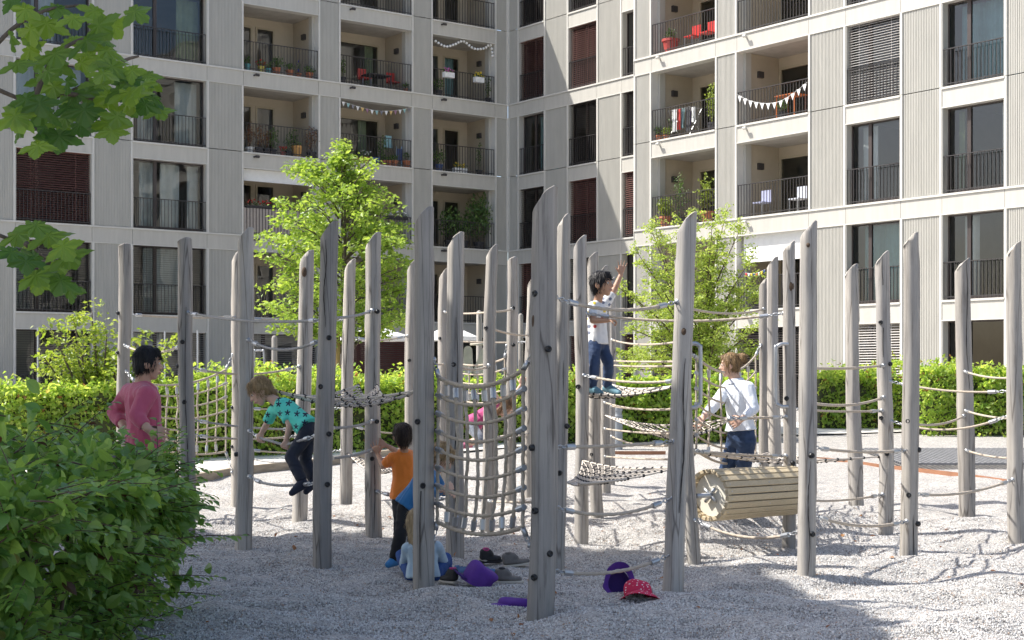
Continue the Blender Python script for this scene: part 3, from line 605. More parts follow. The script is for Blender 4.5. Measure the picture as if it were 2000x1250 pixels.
# ---------------------------------------------------------------- upright nets
def net(label, TLc, TRc, BLc, BRc, rows, cols, sag, near, anchors, col=None, wav=.012):
    root = thing('climbing_net', label, 'net', tuple((BLc+BRc)/2), 'upright rope climbing nets'); m = col or rope_t; r = .0118 if near else .0098
    Ls = [TLc.lerp(BLc, i/(rows-1)) for i in range(rows)]; Rs = [TRc.lerp(BRc, i/(rows-1)) for i in range(rows)]; rnd = random.Random(rows*cols)
    lines = []
    for i in range(rows):
        sg = sag*(1-.25*i/(rows-1)); l = sagline(Ls[i], Rs[i], sg, 30); lines.append(l); obj('cross_rope', rope_np(l, r*(1.2 if i in (0, rows-1) else 1), near), m, root)
    def pt(i, t): l = lines[i]; f = t*(len(l)-1); k = min(int(f), len(l)-2); return l[k].lerp(l[k+1], f-k)
    for j in range(cols):
        t = j/(cols-1); pts = []
        for i in range(rows):
            tt = t if j in (0, cols-1) else t+rnd.uniform(-wav, wav)+.05*math.sin(math.pi*i/(rows-1))*math.sin(math.pi*t)*(1 if near else 0)
            p = pt(i, min(1, max(0, tt))); p = p+Vector((0, (-1 if (i+j) % 2 else 1)*r*1.1, 0)); pts.append(p)
        obj('drop_rope', rope_np(spl(pts, 4), r, near), m, root)
        if 0 < j < cols-1:
            for e, s in ((0, 1), (rows-1, -1)):
                d = (pts[1]-pts[0]).normalized() if e == 0 else (pts[-2]-pts[-1]).normalized(); MB().bar(pts[e]+d*.03, pts[e]+d*.1, r*1.7, n=10).build('sleeve', steel, root)
    for i in range(1, rows-1):
        for e, s in ((0, 1), (-1, -1)):
            l = lines[i]; d = (l[1]-l[0]).normalized() if e == 0 else (l[-2]-l[-1]).normalized(); MB().bar(l[e]-d*.02, l[e]+d*.07, r*1.7, n=10).build('sleeve', steel, root)
    for c, (k, px, py) in zip((TLc, TRc, BLc, BRc), anchors):
        a = onpost(k, px, py, c); b = MB().ball(a, .02, 7, 5); chain(a, c+(a-c).normalized()*.06, b); b.bar(c+(a-c).normalized()*.06, c, .018, n=8); b.build('chain', steel, root, True)
D = lambda k: PO[k]['d']
net('big shaded rope net beside the tallest post', at(857, 737, D(10)), at(1022, 722, D(16)+.05), at(854, 1019, D(10)), at(1021, 1030, D(16)+.05), 9, 10, .085, True, [(10, 826, 702), (16, 1056, 690), (10, 826, 1055), (16, 1056, 1066)], ropemat('net_rope', (.40, .34, .265)))
net('sunlit rope net in front of the pink woman', at(262, 744, D(1)-.2), at(441, 722, D(4)-.1), at(262, 862, D(1)-.2), at(441, 882, D(4)-.1), 7, 10, .10, False, [(1, 238, 725), (4, 464, 693), (1, 238, 890), (4, 464, 922)])
net('small distant rope net right of the thick post', at(884, 707, D(11)), at(986, 700, D(14)), at(884, 778, D(11)), at(986, 782, D(14)), 5, 7, .06, False, [(11, 864, 690), (14, 996, 675), (11, 864, 800), (14, 996, 810)])
net('sunlit rope net behind the white-shirted woman', at(1360, 698, D(23)+.3), at(1476, 694, D(24)-.1), at(1360, 880, D(23)+.3), at(1476, 884, D(24)-.1), 7, 7, .16, False, [(23, 1345, 685), (24, 1490, 674), (23, 1350, 900), (24, 1490, 905)])
# ---------------------------------------------------------------- hammock nets with black knots
knotm = pm('black_knot', (.015, .015, .017), .6)
def hammock(label, cs, sag, nu=12, nv=8, dip=None, r=.0065):
    cs = [Vector(c) for c in cs]
    if len(cs) == 3: cs = [cs[0], cs[1], cs[2].lerp(cs[1], .12), cs[2].lerp(cs[0], .12)]
    A, B, C, Dd = cs; cen = (A+B+C+Dd)/4
    def P(u, v):
        # pull edges inward so that borders curve
        u2 = u; p = A.lerp(B, u).lerp(Dd.lerp(C, u), v); e = 4*u*(1-u); g = 4*v*(1-v); k = .13*(e*(1-g)+g*(1-e)); p = p.lerp(cen, k)
        z = sag*(.55*e*(1-g)+.55*g*(1-e)+e*g); p = p-Vector((0, 0, z))
        if dip: p.z -= dip[2]*math.exp(-((p.x-dip[0])**2+(p.y-dip[1])**2)/.05)
        return p
    root = thing('hammock_net', label, 'net', tuple(cen), 'hammock nets with black knots'); b = MB(); kn = MB()
    for i in range(-nv, nu+1):
        for s in (0, 1):
            pts = []
            for k in range(nv*1+1):
                a = i+k
                if 0 <= a <= nu: pts.append(P((a if s == 0 else nu-a)/nu, k/nv))
            if len(pts) > 1: b.tube(pts, r*.75, 4)
    for i in range(nu+1):
        for k in range(nv+1):
            if (P(i/nu, k/nv)-P((i+1 if i < nu else i-1)/nu, k/nv)).length > .034: kn.ball(P(i/nu, k/nv), r*2.3, 6, 4)
    b.build('mesh_cord', rope_w, root)['kind'] = 'stuff'; kn.build('knots', knotm, root)['kind'] = 'stuff'
    for e in range(4):
        f = [lambda t: P(t, 0), lambda t: P(1, t), lambda t: P(1-t, 1), lambda t: P(0, 1-t)][e]
        obj('border_rope', rope_np([f(t/14) for t in range(15)], r*1.25, False), rope_w, root)
    return root
def oa(k, py, tgt): return onpost(k, PD[k][2], py, tgt)
def ham(label, specs, sag, **kw):
    cen = sum((onpost(k, PD[k][2], y) for k, y in specs), Vector())/len(specs); hammock(label, [oa(k, y, cen) for k, y in specs], sag, **kw)
ham('hammock net with black knots behind the back of the teal boy', [(3, 752), (10, 762), (8, 752)], .17, nu=12, nv=7)
bt = at(1180, 770, 13.75)
hammock('hammock net under the feet of the waving boy', [oa(18, 768, at(1250, 770, 14)), oa(23, 752, at(1180, 770, 13.7)), oa(20, 746, at(1250, 770, 14)), oa(18, 760, at(1200, 760, 18))], .09, nu=12, nv=7)
tipW = at(1428, 818, 12.55)
hammock("hammock net under the white-shirted woman's hands", [oa(20, 811, tipW), tipW, oa(23, 838, at(1300, 830, 15)), oa(23, 842, at(1250, 830, 17))], .14, nu=15, nv=7)
make_rope(26, 814, 23, 822, 0, 't', [oa(26, 814, tipW)-(oa(26, 814, tipW)-tipW)*(t_/12) for t_ in range(13)], "rope across the white-shirted woman's waist to the handle post")
ham('low hammock net right of the tallest post', [(18, 899), (23, 911), (17, 950)], .06, nu=13, nv=6)
ham('hammock net stretched just above the wooden drum', [(23, 884), (29, 892), (25, 884)], .09, nu=14, nv=5)
ham("low hammock net under the orange boy's elbow", [(7, 886), (9, 905), (8, 925)], .07, nu=12, nv=8)
# ---------------------------------------------------------------- wooden drum
def plankmat():
    m, t, b, N, ln = nmat('drum_larch'); tc = N('TexCoord'); oi = N('ObjectInfo'); mp = N('Mapping'); mp.inputs['Scale'].default_value = (2, 40, 40)
    ad = N('VectorMath', operation='ADD'); ln(tc.outputs['Generated'], ad.inputs[0]); ln(oi.outputs['Random'], ad.inputs[1]); ln(ad.outputs[0], mp.inputs[0])
    no = N('TexNoise', i_Scale=1.0, i_Detail=5.0); ln(mp.outputs[0], no.inputs['Vector']); r = ramp(t, [(.25, (.46, .37, .23)), (.7, (.66, .56, .39))]); ln(no.outputs[0], r.inputs[0])
    ml = N('Mix', data_type='RGBA', blend_type='MULTIPLY'); ml.inputs[0].default_value = 1; r2 = ramp(t, [(0, (.86, .84, .82)), (1, (1.05, 1.03, 1.0))]); ln(oi.outputs['Random'], r2.inputs[0]); ln(r.outputs[0], ml.inputs[6]); ln(r2.outputs[0], ml.inputs[7])
    ln(ml.outputs[2], b.inputs['Base Color']); b.inputs['Roughness'].default_value = .7; return m
drumw = plankmat(); plyw = pm('birch_ply', (.74, .69, .58), .6, 0, .08, 5)
def drum():
    a = at(1382, 967, D(23)+.12); c = at(1546, 957, D(26)-.02); a.y = D(23)+.10; ax = (c-a).normalized(); L = (c-a).length; R = .212
    root = thing('rolling_drum', 'wooden slatted rolling drum mounted between two posts', 'drum', tuple((a+c)/2)); q = ax.to_track_quat('X', 'Z'); M = q.to_matrix(); n = 22
    base = MB(); h = R*math.tan(math.pi/n)-.004
    for i in range(n):
        t = 2*math.pi*(i+.3)/n; o = Vector((0, math.cos(t), math.sin(t))); s = Vector((0, -math.sin(t), math.cos(t))); hi = h-.008
        pts = [M@(Vector((x, 0, 0))+o*rr+s*w)+a for rr, w in ((R-.03, hi),) for x in ()]
        cor = []
        for rr, hh in ((R-.034, h-.007), (R, h)):
            for x, w_ in ((0, -hh), (L, -hh), (L, hh), (0, hh)): cor.append(a+M@(Vector((x, 0, 0))+o*rr+s*w_))
        p = MB().hexa(cor).build('plank', drumw, root); bv = p.modifiers.new('b', 'BEVEL'); bv.width = .005; bv.segments = 1
        for x in (.05, L/2, L-.05): MB().bar(a+M@(Vector((x, 0, 0))+o*(R-.004)), a+M@(Vector((x, 0, 0))+o*(R+.002)), .006, n=6).build('screw', steel, p)
    for x in (.07, L-.07):
        MB().lathe([(.001, -.015), (R-.036, -.015), (R-.036, .015), (.001, .015)], a+M@Vector((x, 0, 0)), 24, M@Matrix.Rotation(math.pi/2, 3, 'Y')).build('end_disc', plyw, root)
    b = MB()
    for t in (0, math.pi/2, math.pi, 1.5*math.pi): b.bar(a+M@Vector((.03, 0, 0)), a+M@Vector((.03, .075*math.cos(t+.7), .075*math.sin(t+.7))), .017, n=8)
    b.build('bracket', steel, root, True)
    MB().bar(a-ax*.14, c+ax*.1, .02, n=10).build('axle', steel, root, True)
drum()
# ---------------------------------------------------------------- steel handles (parts of their posts)
for k, pts in ((23, [(1347, 672), (1359, 671), (1366, 676), (1368, 684), (1368, 780), (1366, 789), (1359, 795), (1347, 796)]), (26, [(1540, 672), (1527, 672), (1518, 677), (1515, 685), (1515, 780), (1518, 789), (1527, 794), (1540, 794)])):
    dd_ = D(k)-PO[k]['r']*.8 if k == 26 else D(k)
    hp = spl([at(x, y, dd_) for x, y in pts], 5); MB().tube(hp, .0175, 10).build('handle', steel, PO[k]['o'], True)
# ---------------------------------------------------------------- vegetation
bark = pm('bark', (.13, .10, .075), .9, 0, .35, 9, .6, 40, (3, 3, .6)); twigm = pm('twig', (.10, .065, .045), .85, 0, .3, 12)
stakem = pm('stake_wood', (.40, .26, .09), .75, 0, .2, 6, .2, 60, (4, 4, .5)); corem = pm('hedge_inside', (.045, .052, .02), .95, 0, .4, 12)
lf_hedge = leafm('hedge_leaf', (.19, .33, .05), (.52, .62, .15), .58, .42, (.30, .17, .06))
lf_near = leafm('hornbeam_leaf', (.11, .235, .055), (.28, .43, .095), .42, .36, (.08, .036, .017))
lf_lime = leafm('lime_leaf', (.19, .31, .05), (.38, .49, .11), .46, .4)
lf_feather = leafm('feathery_leaf', (.24, .35, .06), (.45, .53, .15), .5, .5)
lf_shrub = leafm('shrub_leaf', (.19, .29, .045), (.36, .43, .09), .45, .42)
lf_maple = leafm('maple_leaf', (.05, .13, .03), (.20, .32, .05), .5, .34)
lf_pot = leafm('pot_leaf', (.05, .12, .03), (.14, .22, .05), .25, .5)
lf_bamb = leafm('bright_pot_leaf', (.16, .24, .04), (.30, .36, .07), .3, .5)
lf_red = leafm('reddish_leaf', (.16, .05, .03), (.22, .14, .05), .2, .5)
T_FAR = (np.array([(0, 0, 0), (-.30, .42, .07), (0, 1, -.06), (.30, .42, .07)]), np.array([(0, 3, 2), (0, 2, 1)]))
def _ov():
    st = [(0, 0), (.16, .2), (.4, .33), (.65, .29), (.86, .14), (1, 0)]; V = []; Fs = []
    for y, wd in st: z = -.22*y*y; V.append((0, y, z)); 
    for y, wd in st[1:-1]: V.append((-wd, y-.03, -.22*y*y+wd*.32)); V.append((wd, y-.03, -.22*y*y+wd*.32))
    l = lambda i: 6+2*(i-1); r = lambda i: 7+2*(i-1)
    Fs += [(0, 1, l(1)), (0, r(1), 1)]
    for i in (1, 2, 3): Fs += [(i, i+1, l(i)), (i+1, l(i+1), l(i)), (i, r(i), i+1), (i+1, r(i), r(i+1))]
    Fs += [(4, 5, l(4)), (4, r(4), 5)]
    return np.array(V, float), np.array(Fs)
T_OV = _ov()
def _maple(det=True):
    lob = [(-2.45, .52), (-1.25, .86), (0, 1.0), (1.25, .86), (2.45, .52)]; out = [(0, -.02)]; pol = []
    for i, (a, R) in enumerate(lob):
        if det:
            for da, rr in ((-.46, .66), (-.34, .69), (-.30, .80), (-.16, .84), (0, 1.0), (.16, .84), (.30, .80), (.34, .69), (.46, .66)): pol.append((a+da, R*rr))
        else: pol += [(a-.4, R*.7), (a, R), (a+.4, R*.7)]
        if i < 4: b = (a+lob[i+1][0])/2; pol.append((b, .50))
    pts = [(r*math.sin(a), .42+r*.6*math.cos(a)) for a, r in pol]
    c = (0, .40); V = [(c[0], c[1], .0)]+[(x, y, -.20*(abs(x))**1.5-.16*max(0, y-.4)**2+.04*math.sin(9*math.atan2(x, y-.4))) for x, y in pts]+[(0, .16, 0)]
    n = len(pts); Fs = [(0, i+1, i) for i in range(1, n)]+[(0, 1, n+1), (0, n+1, n)]
    return np.array(V, float), np.array(Fs)
T_MAP, T_MAPL = _maple(True), _maple(False)
def frames(A, Nn):
    A = A/(np.linalg.norm(A, axis=1)[:, None]+1e-9); Nn = Nn-A*(A*Nn).sum(1)[:, None]; Nn /= np.linalg.norm(Nn, axis=1)[:, None]+1e-9; X = np.cross(A, Nn); return np.stack([X, A, Nn], -1)
def leafmesh(name, P, A, Nn, sz, T):
    V0, F0 = T; M = frames(A, Nn); V = np.einsum('nij,kj->nki', M, V0)*np.asarray(sz)[:, None, None]+P[:, None, :]
    Fs = F0[None]+(np.arange(len(P))*len(V0))[:, None, None]; return mesh_np(name, V, Fs.reshape(-1, 3), False)
def rdir(n, rng=RNG): v = rng.normal(size=(n, 3)); return v/np.linalg.norm(v, axis=1)[:, None]
LEAFS = {}
def leafpart(parent, T, m, p, a, nn, s, nm):
    me = LEAFS.get(nm)
    if me is None: me = LEAFS[nm] = mesh_np('leaf', T[0], T[1], False); me.materials.append(m)
    o = bpy.data.objects.new('leaf', me); COL.objects.link(o); o.parent = parent
    if parent.get('_w'): o.matrix_parent_inverse = Matrix.Translation(-Vector(parent['_w']))
    R = frames(np.array([a], float), np.array([nn], float))[0]; o.matrix_basis = Matrix.LocRotScale(Vector(p), Matrix(R.tolist()).to_quaternion(), (s, s, s)); return o
# --- trimmed hedges
def hedge(label, pts, h, th, nper, size, m, seed):
    rng = np.random.default_rng(seed); pts = [Vector((p.x, p.y, 0)) for p in pts]; root = thing('hedge', label, 'hedge', (pts[0].x, pts[0].y, float(zg(0, pts[0].y))), 'trimmed hedges')
    Ps, Ns = [], []; core = MB()
    for a, b in zip(pts, pts[1:]):
        L = (b-a).length; d = (b-a).normalized(); s = Vector((d.y, -d.x, 0)); n = int(L*nper)
        u = rng.random(n)*L; k = rng.random(n); front = k < .52; top = (k >= .52) & (k < .88)
        v = np.where(front, th/2, np.where(top, (rng.random(n)-.5)*th, -th/2)); z = np.where(top, h, rng.random(n)**.8*h)
        dep = np.abs(rng.normal(0, .07, n)); wx = a.x+d.x*u; wy = a.y+d.y*u
        bmp = .21*vnoise(np.stack([wx*.9, wy*.9, z*1.5], -1))+.15*vnoise(np.stack([wx*3.7, wy*3.7, z*4], -1))
        v = np.where(top, v, v-np.sign(v)*dep+np.sign(v)*bmp); z = np.where(top, z-dep+bmp*1.0+.22*(rng.random(n)**8), z)
        Ps.append(np.stack([wx+s.x*v, wy+s.y*v, zg(0*wy, wy)+z], -1)); o3 = np.stack([np.where(top, 0, np.sign(v)*s.x), np.where(top, 0, np.sign(v)*s.y), np.where(top, 1.0, .45)], -1); Ns.append(o3)
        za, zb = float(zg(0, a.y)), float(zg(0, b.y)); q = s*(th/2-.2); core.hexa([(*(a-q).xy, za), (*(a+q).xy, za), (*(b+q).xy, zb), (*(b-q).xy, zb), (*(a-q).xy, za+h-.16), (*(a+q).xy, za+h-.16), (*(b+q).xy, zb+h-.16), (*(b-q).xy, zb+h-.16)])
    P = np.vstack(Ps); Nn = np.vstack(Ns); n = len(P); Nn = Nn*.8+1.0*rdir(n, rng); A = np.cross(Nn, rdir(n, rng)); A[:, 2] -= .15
    core.build('dark_core', corem, root); o = obj('foliage', leafmesh('foliage', P, A, Nn, size*(.65+.7*rng.random(n)), T_FAR), m, root); o['kind'] = 'stuff'  # core is a plain dark box added to block see-through, no modelled twigs
hedge('long sunlit hedge behind the pink woman and the path', [gp(-60, 908), gp(560, 886), gp(840, 868)], 1.22, 1.1, 2300, .085, lf_hedge, 3)
hedge('sunlit hedge behind the middle climbing posts', [gp(850, 866), gp(1250, 860), gp(1480, 858)], 1.12, 1.1, 2500, .085, lf_hedge, 4)
hedge('sunlit hedge at the right behind the gravel', [gp(1590, 838), gp(1755, 836)], 1.15, 1.0, 2500, .08, lf_hedge, 5)
hedge('bushy hedge at the right edge below the dark door', [gp(1790, 846), gp(2090, 850)], 1.25, 1.2, 2700, .085, lf_hedge, 6)
# --- young lime tree with stake
def polyl(a, b, bend, n=6): return [a.lerp(b, i/n)+bend*math.sin(math.pi*i/n) for i in range(n+1)]
def crownmesh(pts, size, rng, spread, nper, T, m, root, droop=.25, up=.8):
    C = np.repeat(np.array([tuple(p) for p in pts]), nper, 0); n = len(C); off = rdir(n, rng)*(rng.random(n)**.45)[:, None]*spread; off[:, 2] *= .55
    P = C+off; Nn = rdir(n, rng)*.75+np.array([0, 0, up]); A = rdir(n, rng); A[:, 2] = A[:, 2]*.4-droop
    o = obj('crown', leafmesh('crown', P, A, Nn, size*(.6+.75*rng.random(n)), T), m, root); o['kind'] = 'stuff'; return o
def lime():
    rng = np.random.default_rng(21); rd = random.Random(4); d = 28.6; z0 = float(zg(0, d)); B = at(664, 734, d); B.z = z0
    root = thing('lime_tree', 'young sunlit tree with yellow-green crown tied to a stake', 'tree', tuple(B)); top = at(672, 278, d)
    tr = polyl(B-Vector((0, 0, .2)), top, Vector((.05, 0, 0)), 10); b = MB().tube(tr, [.055*(1-.9*i/10)+.006 for i in range(11)], 8)
    prof = [(290, 14), (330, 62), (380, 92), (420, 105), (465, 152), (520, 140), (580, 148), (640, 125), (668, 60)]; tips = []
    for k in range(64):
        f = k/63; py = 300+f*352; hw = 1.12*np.interp(py, [p[0] for p in prof], [p[1] for p in prof])*d/F; az = k*2.39996+rd.uniform(-.3, .3); L = hw*rd.uniform(.62, 1.08)
        e = at(668, py, d)+Vector((math.cos(az)*L, math.sin(az)*L, 0)); s = at(668, min(py+40+40*f, 690), d); s.x = s.x*.9+e.x*.1; e.z += rd.uniform(-.05, .12)
        pl = polyl(s, e, Vector((0, 0, .12*L)), 5); b.tube(pl, [.016*(1-.8*i/5)+.003 for i in range(6)], 5)
        m_ = max(3, int(L/.19))
        for i in range(m_):
            t = .3+.75*(i+rd.random()*.5)/m_; p = s.lerp(e, min(t, 1.02)); tips.append(p+Vector((rd.uniform(-.14, .14), rd.uniform(-.14, .14), .1*L*math.sin(math.pi*min(t, 1))+rd.uniform(-.1, .12))))
    for x, y in [(507,460),(522,470),(562,330),(578,318),(545,400),(530,560),(520,600),(540,640),(600,655),(742,370),(756,440),(800,470),(805,520),(790,560),(772,590),(762,622),(742,642),(795,440),(555,440),(600,310),(705,330),(560,520),(780,500)]:
        e = at(x, y, d); e.y += rd.uniform(-.3, .3); s = at(668, min(y+75, 690), d); pl = polyl(s, e, Vector((0, 0, .14)), 5); b.tube(pl, [.016*(1-.8*i/5)+.003 for i in range(6)], 5)
        for t in (.45, .6, .74, .87, 1.0): tips.append(s.lerp(e, t)+Vector((rd.uniform(-.08, .08), rd.uniform(-.15, .15), .14*math.sin(math.pi*t)+rd.uniform(-.07, .07))))
    for i in range(12): t = i/11; tips.append(at(668+rd.uniform(-14, 14)*t, 280+60*t, d))
    b.build('trunk', bark, root, True); crownmesh(tips, .10, rng, .24, 31, T_FAR, lf_lime, root)
    MB().bar(at(660, 734, d-.25)+Vector((0, 0, -1.1)), at(660, 622, d-.25), .045, n=10).build('stake', stakem, root, True)
    MB().bar(at(655, 640, d-.28), at(672, 640, d), .03, n=8).build('tie', pm('tree_tie', (.05, .04, .03), .8), root)
lime()
def feather():
    rng = np.random.default_rng(31); rd = random.Random(9); d = 29.5; B = at(1362, 734, d); B.z = float(zg(0, d))
    root = thing('feathery_tree', 'airy multi-stemmed tree with fine bright leaves behind the waving boy', 'tree', tuple(B)); b = MB(); tips = []
    ends = [(1205, 560), (1225, 640), (1200, 690), (1240, 505), (1265, 455), (1285, 440), (1310, 470), (1335, 430), (1365, 405), (1395, 425), (1430, 410), (1452, 440), (1470, 500), (1490, 540), (1478, 585), (1470, 640), (1460, 690), (1250, 590), (1290, 540), (1330, 520), (1380, 500), (1420, 520), (1440, 590), (1400, 600), (1350, 600), (1300, 620), (1270, 680), (1220, 720), (1240, 700), (1420, 660), (1380, 660), (1340, 680), (1445, 560), (1405, 470), (1350, 470), (1285, 600), (1260, 560), (1310, 580)]
    for x, y in ends:
        dy = rd.uniform(-1.3, 1.3); e = at(x, y, d); e.y += dy; s = B+Vector((rd.uniform(-.12, .12), rd.uniform(-.12, .12), .1)); mid = s.lerp(e, .5); mid.x = mid.x*.6+s.x*.4; mid.z += .25*abs(e.x-s.x)
        pl = spl([s, mid, e], 7); b.tube(pl, [.030*(1-i/14)+.004 for i in range(len(pl))], 5)
        for i in range(3, len(pl)):
            for q in range(3):
                p = pl[i]; a = rd.uniform(0, 6.28); L = rd.uniform(.16, .42)*(1 if i < 13 else .6); t = p+Vector((math.cos(a)*L, math.sin(a)*L, rd.uniform(-.12, .22)))
                b.tube([p, p.lerp(t, .5)+Vector((0, 0, .04)), t], [.005, .004, .002], 3)
                for w_ in (.3, .55, .8, 1): tips.append(p.lerp(t, w_)+Vector((0, 0, .03)))
    b.build('trunk', twigm, root); crownmesh(tips, .056, rng, .11, 8, T_FAR, lf_feather, root, .35)
feather()
def shrub(label, cx, base_y, d, ends, size, m, seed, nper=22, spread=.17):
    rng = np.random.default_rng(seed); rd = random.Random(seed); B = at(cx, 734, d); B.z = float(zg(0, d)); root = thing('shrub', label, 'shrub', tuple(B)); b = MB(); tips = []
    for x, y in ends:
        e = at(x, y, d); e.y += rd.uniform(-.6, .6); s = B+Vector((0, 0, .05)); mid = s.lerp(e, .45)+Vector((0, 0, .15)); pl = spl([s, mid, e], 6); b.tube(pl, [.035*(1-i/13)+.004 for i in range(len(pl))], 6)
        for i in range(4, len(pl)): tips += [pl[i]+Vector((rd.uniform(-.18, .18), rd.uniform(-.2, .2), rd.uniform(-.1, .12))) for q in range(3)]
    b.build('stem', bark, root, True); crownmesh(tips, size, rng, spread, nper, T_FAR, m, root)
shrub('bright leafy shrub rising above the hedge at the left', 195, 735, 24.0, [(85, 690), (110, 640), (140, 612), (165, 602), (185, 640), (210, 650), (230, 680), (150, 660), (120, 700), (180, 690), (255, 690), (300, 680), (330, 672), (285, 700), (225, 710), (160, 720), (90, 715), (265, 660)], .085, lf_shrub, 41, 11, .16)
# --- near hornbeam hedge, lower left
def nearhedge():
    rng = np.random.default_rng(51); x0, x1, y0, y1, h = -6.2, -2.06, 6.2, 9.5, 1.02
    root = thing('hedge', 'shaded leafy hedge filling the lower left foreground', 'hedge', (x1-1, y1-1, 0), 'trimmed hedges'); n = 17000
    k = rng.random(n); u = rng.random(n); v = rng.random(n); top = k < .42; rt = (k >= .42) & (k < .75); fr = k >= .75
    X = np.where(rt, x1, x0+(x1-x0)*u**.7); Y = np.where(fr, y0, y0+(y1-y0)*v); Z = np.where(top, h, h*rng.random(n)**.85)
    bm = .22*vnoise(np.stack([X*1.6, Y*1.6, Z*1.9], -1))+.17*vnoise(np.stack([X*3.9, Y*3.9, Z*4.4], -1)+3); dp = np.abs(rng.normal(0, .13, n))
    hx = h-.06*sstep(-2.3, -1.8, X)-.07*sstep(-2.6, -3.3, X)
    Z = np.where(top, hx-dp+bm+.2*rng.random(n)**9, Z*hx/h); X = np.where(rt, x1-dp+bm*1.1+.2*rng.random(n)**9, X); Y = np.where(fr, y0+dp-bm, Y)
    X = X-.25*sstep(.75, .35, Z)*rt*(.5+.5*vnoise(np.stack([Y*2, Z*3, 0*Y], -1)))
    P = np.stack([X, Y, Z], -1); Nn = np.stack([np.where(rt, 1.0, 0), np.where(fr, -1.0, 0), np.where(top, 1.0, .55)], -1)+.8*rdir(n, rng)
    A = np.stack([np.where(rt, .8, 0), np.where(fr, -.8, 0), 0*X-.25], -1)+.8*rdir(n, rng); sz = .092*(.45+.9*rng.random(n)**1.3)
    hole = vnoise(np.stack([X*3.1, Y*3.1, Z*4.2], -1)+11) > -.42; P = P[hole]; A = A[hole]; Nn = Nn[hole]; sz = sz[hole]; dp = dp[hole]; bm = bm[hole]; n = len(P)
    # flat sprays that stick out of the clipped face
    ns = 300; si = rng.choice(np.where(((px_ := 1000+F*P[:, 0]/P[:, 1]) > -30) & (dp < .12))[0], ns); sP, sA, sN, sS, tw = [], [], [], [], MB()
    for i in si:
        o_ = Vector(tuple(Nn[i])).normalized(); d_ = (Vector((o_.x+rng.normal(0, .5), o_.y+rng.normal(0, .5), .15+.35*o_.z+rng.normal(0, .25)))).normalized(); L_ = rng.uniform(.16, .38); p0 = Vector(tuple(P[i])); sd = d_.cross(Vector((0, 0, 1))).normalized(); m_ = int(L_/.032)
        tp = [p0-d_*.1+d_*((L_+.1)*q/4)-Vector((0, 0, .05*(q/4)**2)) for q in range(5)]; tw.tube(tp, [.004, .0035, .003, .002, .001], 4)
        for q in range(m_):
            f_ = (q+.5)/m_; b_ = tp[0].lerp(tp[4], .25+.75*f_); sg = 1 if q % 2 else -1; sP.append(tuple(b_)); sA.append(tuple(d_*.75+sd*sg*.75+Vector((0, 0, rng.normal(-.2, .2))))); sN.append((rng.normal(0, .3), rng.normal(-.1, .3), 1)); sS.append(.085*(.6+.5*rng.random())*(1-.35*f_))
    tw.build('twigs', twigm, root)['kind'] = 'stuff'; k_ = len(sP); P = np.vstack([P, sP]); A = np.vstack([A, sA]); Nn = np.vstack([Nn, sN]); sz = np.concatenate([sz, sS]); dp = np.concatenate([dp, np.zeros(k_)]); bm = np.concatenate([bm, np.ones(k_)]); n = len(P)
    # leaves that show largest become parts of their own
    px = 1000+F*P[:, 0]/P[:, 1]; py = HY+F*(EYE-P[:, 2])/P[:, 1]; vis = (px > 20) & (px < 470) & (py < 1240); score = np.where(vis & (dp < .09), sz/P[:, 1]+.004*(bm > 0), 0); idx = np.argsort(-score)[:300]
    for i in idx: leafpart(root, T_OV, lf_near, P[i], A[i], Nn[i], sz[i], 'near')
    keep = np.ones(n, bool); keep[idx] = False
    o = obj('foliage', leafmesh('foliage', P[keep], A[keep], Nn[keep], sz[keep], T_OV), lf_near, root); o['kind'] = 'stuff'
    b = MB(); rd = random.Random(3)
    for i in range(90):
        x = rd.uniform(-4.2, x1-.25); y = rd.uniform(y0+.2, y1-.15); b.tube(polyl(Vector((x, y, -.1)), Vector((x+rd.uniform(-.3, .35), y+rd.uniform(-.3, .3), rd.uniform(.8, h-.03))), Vector((rd.uniform(-.08, .08), 0, 0)), 5), [.014*(1-.8*q/5)+.002 for q in range(6)], 5)
    b.build('stems', twigm, root, True)['kind'] = 'stuff'
    MB().box(x0+.3, x1-.75, y0+.6, y1-.5, 0, h-.5).build('dark_core', corem, root)  # plain dark box added inside the leaves to block see-through
nearhedge()
